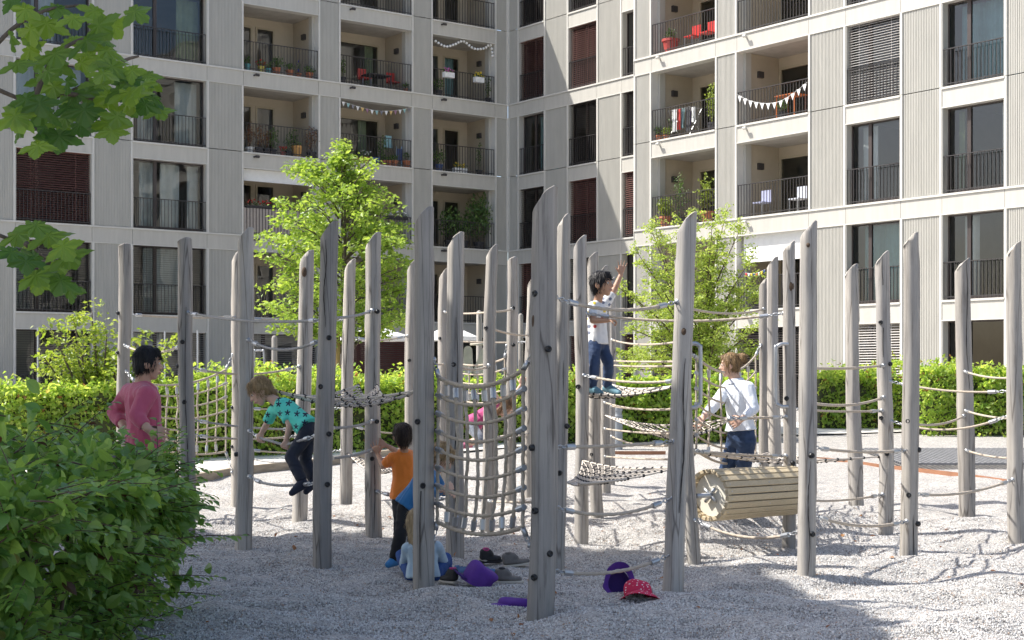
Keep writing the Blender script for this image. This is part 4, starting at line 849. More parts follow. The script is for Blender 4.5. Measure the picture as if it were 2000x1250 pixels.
# --- maple reaching in from the upper left, shading the foreground
def maple():
    rng = np.random.default_rng(61); rd = random.Random(12); B = Vector((-8.1, 9.9, 0)); root = thing('maple_tree', 'maple branches with large lobed leaves hanging in the upper left', 'tree', tuple(B)); b = MB()
    b.tube(polyl(B-Vector((0, 0, .2)), B+Vector((.1, 0, 7)), Vector((.15, 0, 0)), 8), [.26*(1-.6*i/8) for i in range(9)], 12)
    c = Vector((-8.0, 9.8, 6.9)); rad = Vector((4.3, 5.1, 2.4)); cl = []
    for k in range(46):
        v = Vector(rdir(1, rng)[0]); e = c+Vector((v.x*rad.x, v.y*rad.y, v.z*rad.z))*rd.uniform(.6, 1.0); s = B+Vector((0, 0, rd.uniform(3.2, 6.2)))
        b.tube(polyl(s, e, Vector((0, 0, .35)), 6), [.05*(1-.85*i/6)+.004 for i in range(7)], 6)
    n = 30000; v = rdir(n, rng)*(rng.random(n)**.4)[:, None]; P = np.array(c)+v*np.array(rad); dn = vnoise(P*.9); P = P[dn > -.62]; n = len(P)
    okv = ~((P[:, 0]/P[:, 1]*F+1000 > -40) & (HY-F*(P[:, 2]-EYE)/P[:, 1] > -25)); P = P[okv]; n = len(P)
    Nn = rdir(n, rng)*.5+np.array([0, 0, 1]); A = rdir(n, rng); A[:, 2] = A[:, 2]*.4-.3
    o = obj('crown', leafmesh('crown', P, A, Nn, .25*(.7+.5*rng.random(n)), T_MAPL), lf_maple, root); o['kind'] = 'stuff'
    d = 8.6; br = [[(-260, 60), (-60, 150), (65, 200), (127, 182), (195, 155), (262, 162)], [(65, 200), (100, 120), (150, 80), (205, 70)], [(127, 182), (190, 195), (215, 215)], [(-60, 150), (20, 60), (90, 20), (160, 10)], [(195, 155), (240, 120), (270, 110)], [(-200, 330), (-40, 440), (50, 475), (95, 468)], [(50, 475), (80, 500), (105, 505)]]
    for q in br: pl = spl([at(x, y, d+.1*i) for i, (x, y) in enumerate(q)], 6); b.tube(pl, [.014*(1-.75*i/len(pl))+.003 for i in range(len(pl))], 6)
    sp0 = spl([B+Vector((0, 0, 3.4)), Vector((-4.6, 9.6, 3.9)), at(-260, 60, d)], 8); b.tube(sp0, [.06*(1-.7*i/len(sp0)) for i in range(len(sp0))], 8)
    sp0 = spl([B+Vector((0, 0, 2.6)), Vector((-4.8, 9.6, 2.9)), at(-200, 330, d)], 8); b.tube(sp0, [.05*(1-.7*i/len(sp0)) for i in range(len(sp0))], 8)
    b.build('trunk', bark, root, True)
    spots = [(75, 80), (100, 95), (135, 85), (165, 78), (190, 72), (210, 95), (120, 120), (95, 135), (150, 115), (175, 105), (200, 120), (80, 150), (110, 160), (140, 150), (70, 190), (95, 205), (185, 160), (215, 150), (240, 140), (262, 150), (280, 140), (295, 165), (310, 190), (270, 175), (245, 175), (225, 170), (200, 185), (170, 175), (150, 185), (160, 205), (185, 210), (210, 225), (215, 250), (240, 205), (262, 205), (285, 205), (300, 215), (255, 195), (120, 205), (105, 235), (125, 225), (90, 245), (75, 265), (85, 280), (112, 250), (130, 190), (60, 120), (60, 230), (45, 90), (30, 130), (40, 180), (20, 60), (60, 40), (100, 40), (140, 35), (180, 45), (220, 50), (15, 220), (35, 260), (250, 25), (200, 15), (120, 10), (60, 8), (10, 10), (300, 150), (265, 130), (230, 125), (235, 225), (195, 235), (145, 235),
      (72, 440), (85, 462), (105, 480), (78, 500), (120, 500), (100, 525), (130, 535), (140, 555), (85, 550), (60, 470), (45, 500), (30, 450), (55, 540), (15, 490)]
    for i, (x, y) in enumerate(spots):
        dd_ = d+rd.uniform(-.35, .45); p = at(x+rd.uniform(-6, 6), y-14+rd.uniform(-6, 6), dd_); a = (rd.uniform(-.5, .7), rd.uniform(-.6, .3), rd.uniform(-1.2, -.35)); nn = (rd.uniform(-.7, .5), rd.uniform(-1.3, -.1), rd.uniform(.1, .9))
        leafpart(root, T_MAP, lf_maple, p, a, nn, rd.uniform(.125, .185), 'maple')
maple()
# ---------------------------------------------------------------- people
def skinm(name, col):
    m = pm(name, col, .5, 0, .08, 14, .12, 120); b = m.node_tree.nodes['Principled BSDF']; b.inputs['Subsurface Weight'].default_value = .15; b.inputs['Subsurface Radius'].default_value = (.02, .008, .004); b.inputs['Subsurface Scale'].default_value = .3; return m
sk_l = skinm('skin_light', (.60, .38, .28)); sk_t = skinm('skin_tan', (.44, .25, .16)); sk_p = skinm('skin_warm', (.52, .31, .22))
eyew = pm('eye_white', (.75, .73, .7), .2); eyed = pm('eye_dark', (.02, .015, .012), .15); lipm = pm('lips', (.42, .16, .13), .45)
def hairm(name, a, b_):
    m, t, b, N, ln = nmat(name); tc = N('TexCoord'); mp = N('Mapping'); mp.inputs['Scale'].default_value = (70, 70, 9); ln(tc.outputs['Object'], mp.inputs[0])
    no = N('TexNoise', i_Scale=1.0, i_Detail=4.0, i_Distortion=.6); ln(mp.outputs[0], no.inputs['Vector']); r = ramp(t, [(.3, a), (.7, b_)]); ln(no.outputs[0], r.inputs[0]); ln(r.outputs[0], b.inputs['Base Color'])
    b.inputs['Roughness'].default_value = .5; b.inputs['Specular IOR Level'].default_value = .22; bu = N('Bump', i_Strength=.8, i_Distance=.006); ln(no.outputs[0], bu.inputs['Height']); ln(bu.outputs[0], b.inputs['Normal']); return m
h_black = hairm('black_hair', (.006, .006, .008), (.028, .024, .024)); h_dark = hairm('dark_brown_hair', (.012, .008, .007), (.05, .034, .026)); h_blond = hairm('dark_blond_hair', (.17, .11, .05), (.42, .29, .15)); h_fair = hairm('fair_hair', (.24, .17, .09), (.50, .38, .22)); h_brown = hairm('brown_hair', (.10, .055, .03), (.30, .18, .09))
def cloth(name, col, var=.1, wr=.5):
    m = pm(name, col, .85, 0, var, 10, .35, 220, sheen=.25); return m
def printed(name, base, spots, scale, kind='star'):
    """flat print scattered over a fabric"""
    m, t, b, N, ln = nmat(name); tc = N('TexCoord'); mp = N('Mapping'); mp.inputs['Scale'].default_value = (scale, scale*.55, scale); ln(tc.outputs['Object'], mp.inputs[0])
    d3 = kind == 'dot'; s0 = N('SeparateXYZ'); ln(mp.outputs[0], s0.inputs[0]); c0 = N('CombineXYZ'); ln(s0.outputs[0], c0.inputs[0]); ln(s0.outputs[2], c0.inputs[1]); c0 = mp if d3 else c0; v = N('TexVoronoi', voronoi_dimensions='3D' if d3 else '2D', i_Scale=1.0, i_Randomness=.3 if d3 else .6); ln(c0.outputs[0], v.inputs['Vector']); sb = N('VectorMath', operation='SUBTRACT'); ln(c0.outputs[0], sb.inputs[0]); ln(v.outputs['Position'], sb.inputs[1])
    sp = N('SeparateXYZ'); ln(sb.outputs[0], sp.inputs[0]); an = N('Math', operation='ARCTAN2'); ln(sp.outputs[0], an.inputs[0]); ln(sp.outputs[1], an.inputs[1])
    ln_ = N('VectorMath', operation='LENGTH'); ln(sb.outputs[0], ln_.inputs[0]); cs = N('Math', operation='MULTIPLY', i_1=5.0); ln(an.outputs[0], cs.inputs[0]); co = N('Math', operation='COSINE'); ln(cs.outputs[0], co.inputs[0])
    ra = N('Math', operation='MULTIPLY_ADD', i_1=.11 if kind == 'star' else .02, i_2=.23 if kind != 'dot' else .26); ln(co.outputs[0], ra.inputs[0]); lt = N('Math', operation='LESS_THAN'); ln(ln_.outputs['Value'], lt.inputs[0]); ln(ra.outputs[0], lt.inputs[1])
    sc_ = N('SeparateColor'); ln(v.outputs['Color'], sc_.inputs[0]); r = ramp(t, [(i/len(spots), c) for i, c in enumerate(spots)]); r.color_ramp.interpolation = 'CONSTANT'; ln(sc_.outputs[0], r.inputs[0])
    mx = N('Mix', data_type='RGBA'); mx.inputs[6].default_value = c4(base); ln(lt.outputs[0], mx.inputs[0]); ln(r.outputs[0], mx.inputs[7]); ln(mx.outputs[2], b.inputs['Base Color']); b.inputs['Roughness'].default_value = .85; return m
def jeansm(name, col): return pm(name, col, .8, 0, .22, 9, .3, 260)
def ball_pts(c, r, M=None, n=10, k=7):
    r = (r, r, r) if not hasattr(r, '__len__') else r; out = []
    for j in range(k+1):
        ph = math.pi*j/k
        for i in range(n if 0 < j < k else 1):
            t = 2*math.pi*i/n; p = Vector((r[0]*math.sin(ph)*math.cos(t), r[1]*math.sin(ph)*math.sin(t), r[2]*math.cos(ph))); out.append(Vector(c)+(M@p if M else p))
    return out
class Flesh:
    def __init__(s): s.sets = []
    def hull(s, *sets): s.sets.append([p for q in sets for p in q]); return s
    def cap(s, a, ra, b, rb): return s.hull(ball_pts(a, ra), ball_pts(b, rb))
    def chain(s, pts, rs):
        for (a, ra), (b, rb) in zip(zip(pts, rs), zip(pts[1:], rs[1:])): s.cap(a, ra, b, rb)
        return s
    def ring(s, a, ra, b, rb, n=14):
        a = Vector(a); b = Vector(b); q = (b-a).to_track_quat('Z', 'Y')
        return s.hull([p+q@Vector((r*math.cos(2*math.pi*i/n), r*math.sin(2*math.pi*i/n), 0)) for p, r in ((a, ra), (b, rb)) for i in range(n)])
    def build(s, name, m, parent, vox, smit=4, wr=0, wsc=(14, 14, 14), seed=0, wave=0):
        bm = bmesh.new()
        for st in s.sets:
            vs = [bm.verts.new(p) for p in st]; r = bmesh.ops.convex_hull(bm, input=vs, use_existing_faces=False)
            bad = [e for e in set(r['geom_interior']+r['geom_unused']) if isinstance(e, bmesh.types.BMVert) and e.is_valid]; bmesh.ops.delete(bm, geom=bad, context='VERTS')
        me = bpy.data.meshes.new('tmp'); bm.to_mesh(me); bm.free(); t = bpy.data.objects.new('tmp', me); COL.objects.link(t)
        rm = t.modifiers.new('r', 'REMESH'); rm.mode = 'VOXEL'; rm.voxel_size = vox; sm = t.modifiers.new('s', 'SMOOTH'); sm.factor = .5; sm.iterations = smit
        dg = bpy.context.evaluated_depsgraph_get(); me2 = bpy.data.meshes.new_from_object(t.evaluated_get(dg)); bpy.data.objects.remove(t); bpy.data.meshes.remove(me)
        if wr:
            n = len(me2.vertices); V = np.empty(n*3, np.float32); me2.vertices.foreach_get('co', V); V = V.reshape(-1, 3); Nn = np.empty(n*3, np.float32); me2.vertex_normals.foreach_get('vector', Nn); Nn = Nn.reshape(-1, 3)
            q = V*np.array(wsc)+seed; w_ = 1-2*np.abs(vnoise(q+1.5*vnoise(q*.5)[:, None])); w_ = w_*.7+.5*vnoise(q*2.1); V = V+Nn*(wr*w_)[:, None]; me2.vertices.foreach_set('co', V.ravel())
        smooth(me2); me2.name = name; me2.materials.clear(); return obj(name, me2, m, parent)
def basis(up, front):
    up = Vector(up).normalized(); f = Vector(front); f = (f-up*f.dot(up)).normalized(); r = f.cross(up); return Matrix((r, f, up)).transposed()   # x right, y front, z up
def hand(fl, wr_, d, nrm, s, curl=.35, spread=.12, thumb=1):
    d = Vector(d).normalized(); nrm = Vector(nrm); nrm = (nrm-d*nrm.dot(d)).normalized(); side = d.cross(nrm); w = Vector(wr_)
    pl, pw = .085*s, .036*s
    fl.hull(ball_pts(w, .021*s), *[ball_pts(w+d*pl+side*(x*pw), .0115*s) for x in (-1, -.3, .3, 1)], ball_pts(w+d*pl*.35+side*(thumb*pw*.8), .016*s))
    for i, (x, L) in enumerate(((-1, .060), (-.33, .074), (.33, .080), (1, .072))):
        x = x*thumb; p = w+d*pl+side*(x*pw); a = 0; r = .0088*s
        dd = (d+side*(x*spread)).normalized()
        for f in (.45, .32, .25):
            a += curl; v = dd*math.cos(a)+nrm*math.sin(a); q = p+v*(L*s*f); fl.cap(p, r, q, r*.9); p = q; r *= .92
    p = w+d*(pl*.35)+side*(thumb*pw*.95); v = (d*.6+side*thumb*.75+nrm*(.15+curl*.5)).normalized(); q = p+v*.038*s; fl.cap(p, .0115*s, q, .0098*s); v2 = (v+d*.5+nrm*curl).normalized(); fl.cap(q, .0098*s, q+v2*.03*s, .008*s)
ADULT = dict(head=(.073, .092, .112), neck=.052, sh=.056, el=.041, wr=.028, chest=(.165, .105, .15), waist=(.14, .10, .10), pel=(.165, .115, .10), hip=.082, kn=.056, an=.038, hs=1.0, foot=.24)
CHILD = dict(head=(.079, .097, .114), neck=.038, sh=.038, el=.029, wr=.021, chest=(.108, .078, .10), waist=(.098, .075, .07), pel=(.105, .08, .065), hip=.056, kn=.040, an=.028, hs=.80, foot=.165)
def person(label, K, J, skin, hairmat, shirt, pants, shoe, head_up, face, front, hands, hair='short', sleeve=.5, collar=False, loc=None, shirt_long=0, vox=.0065, pant_end=1.0, wrk=.005, blk=True):
    root = thing('person', label, 'person', tuple(loc or J['pel'])); fl = Flesh(); mid = lambda a, b, t=.5: Vector(a).lerp(Vector(b), t)
    shc = mid(J['sl'], J['sr']); up = (J['neck']-J['pel']).normalized(); B = basis(up, front); hc = mid(J['hl'], J['hr'])
    chest = J['neck'].lerp(J['pel'], .30); belly = J['neck'].lerp(J['pel'], .68)
    tor = lambda g: (ball_pts(chest, [x+g for x in K['chest']], B), ball_pts(belly, [x+g for x in K['waist']], B), ball_pts(J['pel'], [x+g for x in K['pel']], B))
    T = tor(-.006); fl.hull(T[0], T[1]).hull(T[1], T[2])
    H = basis(head_up, face); hd = Vector(J['head']); hx, hy, hz = K['head']; hl = lambda x, y, z: hd+H@Vector((x*hx, y*hy, z*hz))
    fl.cap(J['neck']-up*.02, K['neck']*1.15, hl(0, -.25, -.55), K['neck']); fl.cap(J['neck']-up*.03, K['neck']*1.1, mid(shc, J['sl'], .6), K['sh']*.9).cap(J['neck']-up*.03, K['neck']*1.1, mid(shc, J['sr'], .6), K['sh']*.9)
    # head: skull, face wedge, jaw, nose, lips, ears
    sk = ball_pts(hl(0, -.06, .16), (hx, hy*.98, hz*.86), H, 14, 10); fl.hull(sk).hull(ball_pts(hl(0, .22, .0), (hx*.86, hy*.72, hz*.72), H), ball_pts(hl(0, .52, -.78), (hx*.34, hy*.26, hz*.17), H), ball_pts(hl(.55, -.05, -.45), hx*.2), ball_pts(hl(-.55, -.05, -.45), hx*.2))
    fl.hull(ball_pts(hl(0, .90, .12), hx*.10), ball_pts(hl(0, 1.12, -.20), hx*.13), ball_pts(hl(.2, .92, -.24), hx*.09), ball_pts(hl(-.2, .92, -.24), hx*.09))
    fl.hull(ball_pts(hl(.26, .80, -.50), hx*.1), ball_pts(hl(-.26, .80, -.50), hx*.1), ball_pts(hl(0, .93, -.44), hx*.1), ball_pts(hl(0, .90, -.56), hx*.1))
    fl.hull(ball_pts(hl(.55, .72, .22), hx*.14), ball_pts(hl(.1, .86, .24), hx*.12)).hull(ball_pts(hl(-.55, .72, .22), hx*.14), ball_pts(hl(-.1, .86, .24), hx*.12))
    for s in (-1, 1): fl.hull(ball_pts(hl(s*1.02, -.12, -.05), (hx*.1, hy*.22, hz*.26), H), ball_pts(hl(s*.92, .0, -.2), hx*.1))
    for a, e, wv in (('sl', 'el', 'wl'), ('sr', 'er', 'wr')): fl.chain([J[a], mid(J[a], J[e], .45), J[e], mid(J[e], J[wv], .3), J[wv]], [K['sh'], K['sh']*.84, K['el'], K['el']*.98, K['wr']])
    for q, wv in (('L', 'wl'), ('R', 'wr')):
        h_ = hands[q]; hand(fl, J[wv], h_[0], h_[1], K['hs'], h_[2], h_[3], h_[4])
    for a, kn, an, to in (('hl', 'kl', 'al', 'tl'), ('hr', 'kr', 'ar', 'tr')):
        fl.chain([J[a], mid(J[a], J[kn], .5), J[kn], mid(J[kn], J[an], .35), J[an]], [K['hip'], K['hip']*.86, K['kn'], K['kn']*1.0, K['an']])
        td = (J[to]-J[an]); heel = J[an]-Vector((td.x, td.y, 0)).normalized()*K['an']*.8-Vector((0, 0, K['an']*.6)); fl.hull(ball_pts(J[an], K['an']), ball_pts(heel, K['an']*.75), ball_pts(J[to], K['an']*.62))
    body = fl.build('body', skin, root, vox, 3)
    for s in (-1, 1):
        MB().ball(hl(s*.38, .775, .08), hx*.135, 10, 8).build('eye', eyew, root, True); MB().ball(hl(s*.39, .835, .07), hx*.095, 8, 6).build('pupil', eyed, root, True)
        MB().tube([hl(s*.16, .90, .26), hl(s*.40, .88, .33), hl(s*.66, .68, .27)], [hx*.05, hx*.07, hx*.04], 6).build('eyebrow', hairmat, root, True)
    MB().tube([hl(-.3, .84, -.50), hl(0, .985, -.49), hl(.3, .84, -.50)], [hx*.05, hx*.09, hx*.05], 6).build('mouth', lipm, root, True)
    # clothing
    g = .011; cl = Flesh(); T = tor(g); cl.hull(T[0], T[1])
    nr = 18; sl_ = shirt_long if shirt_long else .02; pr = lambda c, e: [c+B@Vector(((K['pel'][0]+e)*math.cos(2*math.pi*i/nr), (K['pel'][1]+e)*math.sin(2*math.pi*i/nr), 0)) for i in range(nr)]
    cl.hull(T[1], pr(J['pel']+up*max(.05, .02-sl_), g*1.2)).hull(pr(J['pel']+up*max(.05, .02-sl_), g*1.2), pr(J['pel']-up*sl_, g*2.3))
    cl.cap(shc, K['sh']+g*.8, J['sl'], K['sh']+g).cap(shc, K['sh']+g*.8, J['sr'], K['sh']+g)
    cl.hull(ball_pts(J['neck']-up*.035, K['neck']*1.2+g*.4), ball_pts(mid(shc, J['sl'], .8), K['sh']+g*.6), ball_pts(mid(shc, J['sr'], .8), K['sh']+g*.6), ball_pts(chest, [x*.8 for x in K['chest']], B))
    for a, e, wv in (('sl', 'el', 'wl'), ('sr', 'er', 'wr')):
        r1 = K['sh']+g
        if sleeve < 1: en = mid(J[a], J[e], sleeve*1.5); cl.cap(J[a], r1, mid(J[a], en, .3), r1*.98); cl.ring(J[a], r1*.97, en, K['sh']*.84+g*1.35)
        else:
            cl.cap(J[a], r1, mid(J[a], J[e], .5), K['sh']*.88+g).cap(mid(J[a], J[e], .5), K['sh']*.88+g, J[e], K['el']+g*1.15); en = mid(J[e], J[wv], min(1, sleeve-1)); r2 = K['el']+g if sleeve < 1.6 else K['wr']+g*1.1; cl.ring(J[e], K['el']+g*1.1, en, r2); cl.cap(J[e], K['el']+g*1.1, mid(J[e], en, .3), K['el']+g)
    so_ = cl.build('shirt', shirt, root, .0085, 3, wrk, (16, 16, 9), 3)
    if collar:
        Nq = basis(up, front)
        MB().lathe([(K['neck']*1.25, -.01), (K['neck']*1.28, .03), (K['neck']*1.42, .032), (K['neck']*1.62, -.012)], J['neck']-up*.012, 16, Nq).build('collar', shirt, so_, True)
    tr = Flesh(); g2 = .010; tr.hull(ball_pts(J['pel'], [x-.004 for x in K['pel']], B), [J['pel']+up*.05+B@Vector(((K['pel'][0]-.004)*math.cos(2*math.pi*i/18), (K['pel'][1]-.004)*math.sin(2*math.pi*i/18), 0)) for i in range(18)], ball_pts(J['hl'], K['hip']+g2), ball_pts(J['hr'], K['hip']+g2))
    for a, kn, an in (('hl', 'kl', 'al'), ('hr', 'kr', 'ar')):
        tr.chain([J[a], mid(J[a], J[kn], .5), J[kn]], [K['hip']+g2, K['hip']*.86+g2, K['kn']+g2]); en = mid(J[kn], J[an], pant_end*.97)
        tr.cap(J[kn], K['kn']+g2, mid(J[kn], en, .5), K['kn']+g2*.9).ring(mid(J[kn], en, .3), K['kn']+g2*.95, en, K['an']+g2*1.5)
    tr.build('trousers', pants, root, .0085, 3, wrk, (13, 13, 22), 8)
    for an, to in (('al', 'tl'), ('ar', 'tr')):
        td = J[to]-J[an]; f2 = Vector((td.x, td.y, 0)).normalized() if td.length else Vector((1, 0, 0)); fs = Flesh(); a = K['an']; heel = J[an]-f2*a*.9-Vector((0, 0, a*.7))
        fs.hull(ball_pts(J[an], a+.008), ball_pts(heel, a*.78+.008), ball_pts(J[to], a*.62+.009), ball_pts(mid(J[an], J[to], .6)+Vector((0, 0, .004)), a*.72+.008)); fs.build('shoe', shoe, root, .007, 2)
    # hair
    hr = Flesh(); k1 = 1.10
    if hair in ('short', 'bowl', 'long', 'bun'):
        hr.hull(ball_pts(hl(0, -.16, .27), (hx*k1, hy*.98, hz*.88), H, 14, 10))
        hr.hull(ball_pts(hl(0, -.42, -.02), (hx*1.03, hy*.66, hz*.66), H), ball_pts(hl(0, -.62, -.42), (hx*.62, hy*.3, hz*.3), H))
        hr.hull(ball_pts(hl(0, .60, .72), (hx*.6, hy*.32, hz*.22), H), ball_pts(hl(0, -.1, .8), (hx*.8, hy*.7, hz*.32), H), ball_pts(hl(.62, .38, .55), hx*.22), ball_pts(hl(-.62, .38, .55), hx*.22))
        for s in (-1, 1): hr.hull(ball_pts(hl(s*.93, .22, .38), hx*.16), ball_pts(hl(s*.95, .16, .05), hx*.10), ball_pts(hl(s*.9, -.4, .3), hx*.2))
    if hair == 'bowl':
        for x in (-.7, -.35, 0, .35, .7): hr.cap(hl(x*.9, .62-.2*abs(x), .85), hx*.22, hl(x*1.05, .98-.42*abs(x), .36), hx*.10)
        hr.hull(ball_pts(hl(0, -.8, -.1), (hx*.8, hy*.3, hz*.4), H), ball_pts(hl(0, -.9, -.62), (hx*.5, hy*.18, hz*.15), H))
        for s in (-1, 1): hr.hull(ball_pts(hl(s*1.0, .1, .5), hx*.18), ball_pts(hl(s*1.08, .25, .12), hx*.1), ball_pts(hl(s*1.05, -.5, .0), hx*.18))
    if hair == 'short':
        for x in (-.6, -.3, 0, .3, .6): hr.cap(hl(x*.9, .6, .88), hx*.2, hl(x*1.05+.05, .93-.25*abs(x), .50), hx*.09)
    if hair == 'long':
        hr.hull(ball_pts(hl(0, -.7, .2), (hx*.9, hy*.4, hz*.5), H), ball_pts(hl(0, -.95, -.9), (hx*.85, hy*.28, hz*.4), H)); hr.hull(ball_pts(hl(0, -.95, -.9), (hx*.8, hy*.28, hz*.4), H), ball_pts(hl(0, -.9, -2.0), (hx*.5, hy*.2, hz*.3), H))
        for s in (-1, 1): hr.hull(ball_pts(hl(s*.95, -.2, .3), hx*.25), ball_pts(hl(s*1.05, -.3, -1.5), hx*.16), ball_pts(hl(s*.8, -.8, -1.2), hx*.2))
    if hair == 'bun': hr.hull(ball_pts(hl(.05, -1.32, .66), (hx*.55, hy*.42, hz*.38), H)).hull(ball_pts(hl(0, -1.0, .85), hx*.25), ball_pts(hl(.2, -1.45, .5), hx*.2)); hr.hull(ball_pts(hl(0, -.9, .35), (hx*.5, hy*.3, hz*.4), H), ball_pts(hl(0, -1.1, .6), hx*.35))
    ho = hr.build('hair', hairmat, root, .0055, 2, .0035, (60, 60, 16), 5)
    me = ho.data; nv = len(me.vertices); V = np.empty(nv*3, np.float32); me.vertices.foreach_get('co', V); V = V.reshape(-1, 3); Nn = np.empty(nv*3, np.float32); me.vertex_normals.foreach_get('vector', Nn); Nn = Nn.reshape(-1, 3)
    rg = np.random.default_rng(nv); ns = 1100; ix = rg.integers(0, nv, ns); p = V[ix]; nn = Nn[ix]; cen = np.array(hl(0, -.1, .95)); dr = p-cen; dr /= np.linalg.norm(dr, axis=1)[:, None]+1e-6; dr = dr*.7+np.array(H@Vector((0, -.1, -.6)))+rg.normal(0, .22, (ns, 3)); dr = dr-nn*(dr*nn).sum(1)[:, None]*.85; dr /= np.linalg.norm(dr, axis=1)[:, None]+1e-6
    L = (hz*(.28+.35*rg.random(ns)))[:, None]; sd = np.cross(dr, nn); sd /= np.linalg.norm(sd, axis=1)[:, None]+1e-6; wd = hx*.022; a0 = p-nn*.001; a1 = p+dr*L*.5+nn*hx*(.02+.03*rg.random((ns, 1))); a2 = p+dr*L+nn*hx*(-.01+.06*rg.random((ns, 1)))
    VV = np.stack([a0-sd*wd, a0+sd*wd, a1-sd*wd*.8, a1+sd*wd*.8, a2], 1); FF = np.array([(0, 1, 3), (0, 3, 2), (2, 3, 4)])[None]+(np.arange(ns)*5)[:, None, None]
    obj('hair_strands', mesh_np('hair_strands', VV, FF.reshape(-1, 3), True), hairmat, root)['kind'] = 'stuff'
    return root
def jt(**k): return {a: at(*v) for a, v in k.items()}
# waving boy on the hammock net
person('boy in printed white tee and jeans standing on the net, one arm raised', CHILD, jt(head=(1175,556,13.72), neck=(1167,589,13.76), sr=(1157,599,13.66), sl=(1180,596,13.86), er=(1158,626,13.56), wr=(1186,626,13.50), el=(1200,566,13.92), wl=(1213,536,13.94), pel=(1166,668,13.76), hr=(1161,674,13.69), hl=(1174,673,13.83), kr=(1161,718,13.62), kl=(1189,709,13.74), ar=(1155,757,13.66), al=(1186,755,13.84), tr=(1174,768,13.58), tl=(1209,767,13.74)),
  sk_t, h_black, printed('printed_tee', (.70, .70, .70), [(.62, .62, .62), (.75, .55, .06), (.55, .06, .06), (.66, .66, .66), (.16, .18, .25), (.75, .55, .08)], 15, 'blob'), jeansm('blue_jeans', (.028, .052, .115)), pm('teal_shoe', (.14, .28, .34), .7, 0, .4, 12), (-.08, 0, 1), (.88, -.42, -.28), (.9, -.35, 0),
  dict(R=((1, .05, 0), (0, 0, -1), .95, .05, -1), L=((.12, 0, 1), (.2, -.9, 0), .06, .35, -1)), 'short', .5)
# teal boy bending over the rope
person('blond boy in teal star shirt bending over a rope he holds', CHILD, jt(head=(510,764,12.58), neck=(541,784,12.55), sl=(554,796,12.42), sr=(534,801,12.70), el=(566,831,12.32), wl=(560,857,12.33), er=(520,830,12.78), wr=(511,845,12.78), pel=(602,836,12.32), hl=(600,846,12.25), hr=(605,845,12.39), kl=(568,893,12.14), kr=(596,899,12.30), al=(591,941,12.06), ar=(613,938,12.22), tl=(570,963,12.04), tr=(598,960,12.16)),
  sk_l, h_blond, printed('star_shirt', (.10, .64, .51), [(.012, .018, .05)], 13, 'star'), pm('navy_leggings', (.012, .016, .03), .75, 0, .2, 9), pm('navy_sock', (.02, .025, .045), .8), (-.52, 0, .82), (-.72, -.12, -.6), (-.55, 0, -.8),
  dict(L=((-.3, 0, -1), (.2, 1, 0), .9, .05, 1), R=((-.2, 0, -1), (.3, 1, 0), .9, .05, -1)), 'bowl', .5, collar=False)
# orange boy seen from behind
person('dark-haired boy in orange shirt seen from behind, hands on a post', CHILD, jt(head=(786,853,13.46), neck=(790,880,13.48), sl=(766,894,13.44), sr=(808,891,13.56), el=(749,910,13.52), wl=(738,888,13.62), er=(775,882,13.78), wr=(756,871,13.84), pel=(789,962,13.5), hl=(778,968,13.5), hr=(800,968,13.52), kl=(779,1008,13.46), kr=(802,1008,13.52), al=(778,1048,13.5), ar=(803,1047,13.55), tl=(774,1054,13.66), tr=(800,1054,13.7)),
  sk_t, h_dark, cloth('orange_cotton', (.74, .20, .02), .06), pm('dark_trousers', (.02, .02, .024), .8), pm('grey_shoe', (.1, .1, .11), .8), (.02, -.05, 1), (-.35, .93, .05), (-.4, .9, 0),
  dict(L=((-.30, .1, 1), (.3, 1, 0), .12, .4, -1), R=((-.8, -.1, .45), (-.3, .6, -.2), .2, .2, 1)), 'short', .5, shirt_long=.05)
# child in the blue sweater bending, mostly behind the post
person('blond child in blue sweater and dark trousers bending behind a post', CHILD, jt(head=(860,894,11.88), neck=(842,917,11.86), sr=(838,928,11.74), sl=(846,925,11.98), er=(852,962,11.66), wr=(862,957,11.56), el=(862,955,11.95), wl=(868,962,11.80), pel=(797,984,11.84), hr=(791,994,11.78), hl=(800,992,11.91), kr=(783,1042,11.72), kl=(808,1040,11.92), ar=(770,1094,11.78), al=(806,1094,11.96), tr=(758,1103,11.70), tl=(800,1104,11.84)),
  sk_l, h_blond, cloth('blue_sweatshirt', (.025, .16, .36), .08), pm('black_trousers', (.014, .014, .016), .85, 0, .3, 9), pm('blue_slipper', (.05, .22, .45), .8, 0, .3, 12), (.55, 0, .8), (.8, 0, -.5), (.6, 0, -.8),
  dict(R=((.7, 0, .3), (0, 1, 0), .7, .05, -1), L=((.7, -.5, .1), (0, 0, -1), .7, .05, 1)), 'bowl', 1.9, shirt_long=.03)
# seated girl, back to the camera
person('fair-haired girl in pale blue top sitting on gravel behind a post', CHILD, jt(head=(817,1026,11.08), neck=(824,1056,11.04), sl=(797,1071,11.04), sr=(853,1069,11.04), el=(791,1102,11.2), wl=(812,1106,11.42), er=(864,1096,11.2), wr=(846,1106,11.42), pel=(826,1122,11.02), hl=(808,1124,11.06), hr=(846,1124,11.06), kl=(785,1086,11.30), kr=(870,1092,11.28), al=(802,1118,11.52), ar=(872,1116,11.52), tl=(800,1119,11.68), tr=(876,1118,11.68)),
  sk_l, h_fair, cloth('pale_blue_top', (.40, .53, .62), .06), jeansm('royal_leggings', (.02, .07, .24)), pm('purple_sock', (.12, .06, .2), .8), (-.15, .12, 1), (-.3, .9, -.35), (0, 1, 0),
  dict(L=((.6, .6, -.2), (0, 0, -1), .4, .1, -1), R=((-.6, .6, -.2), (0, 0, -1), .4, .1, 1)), 'long', 1.85, shirt_long=.02)
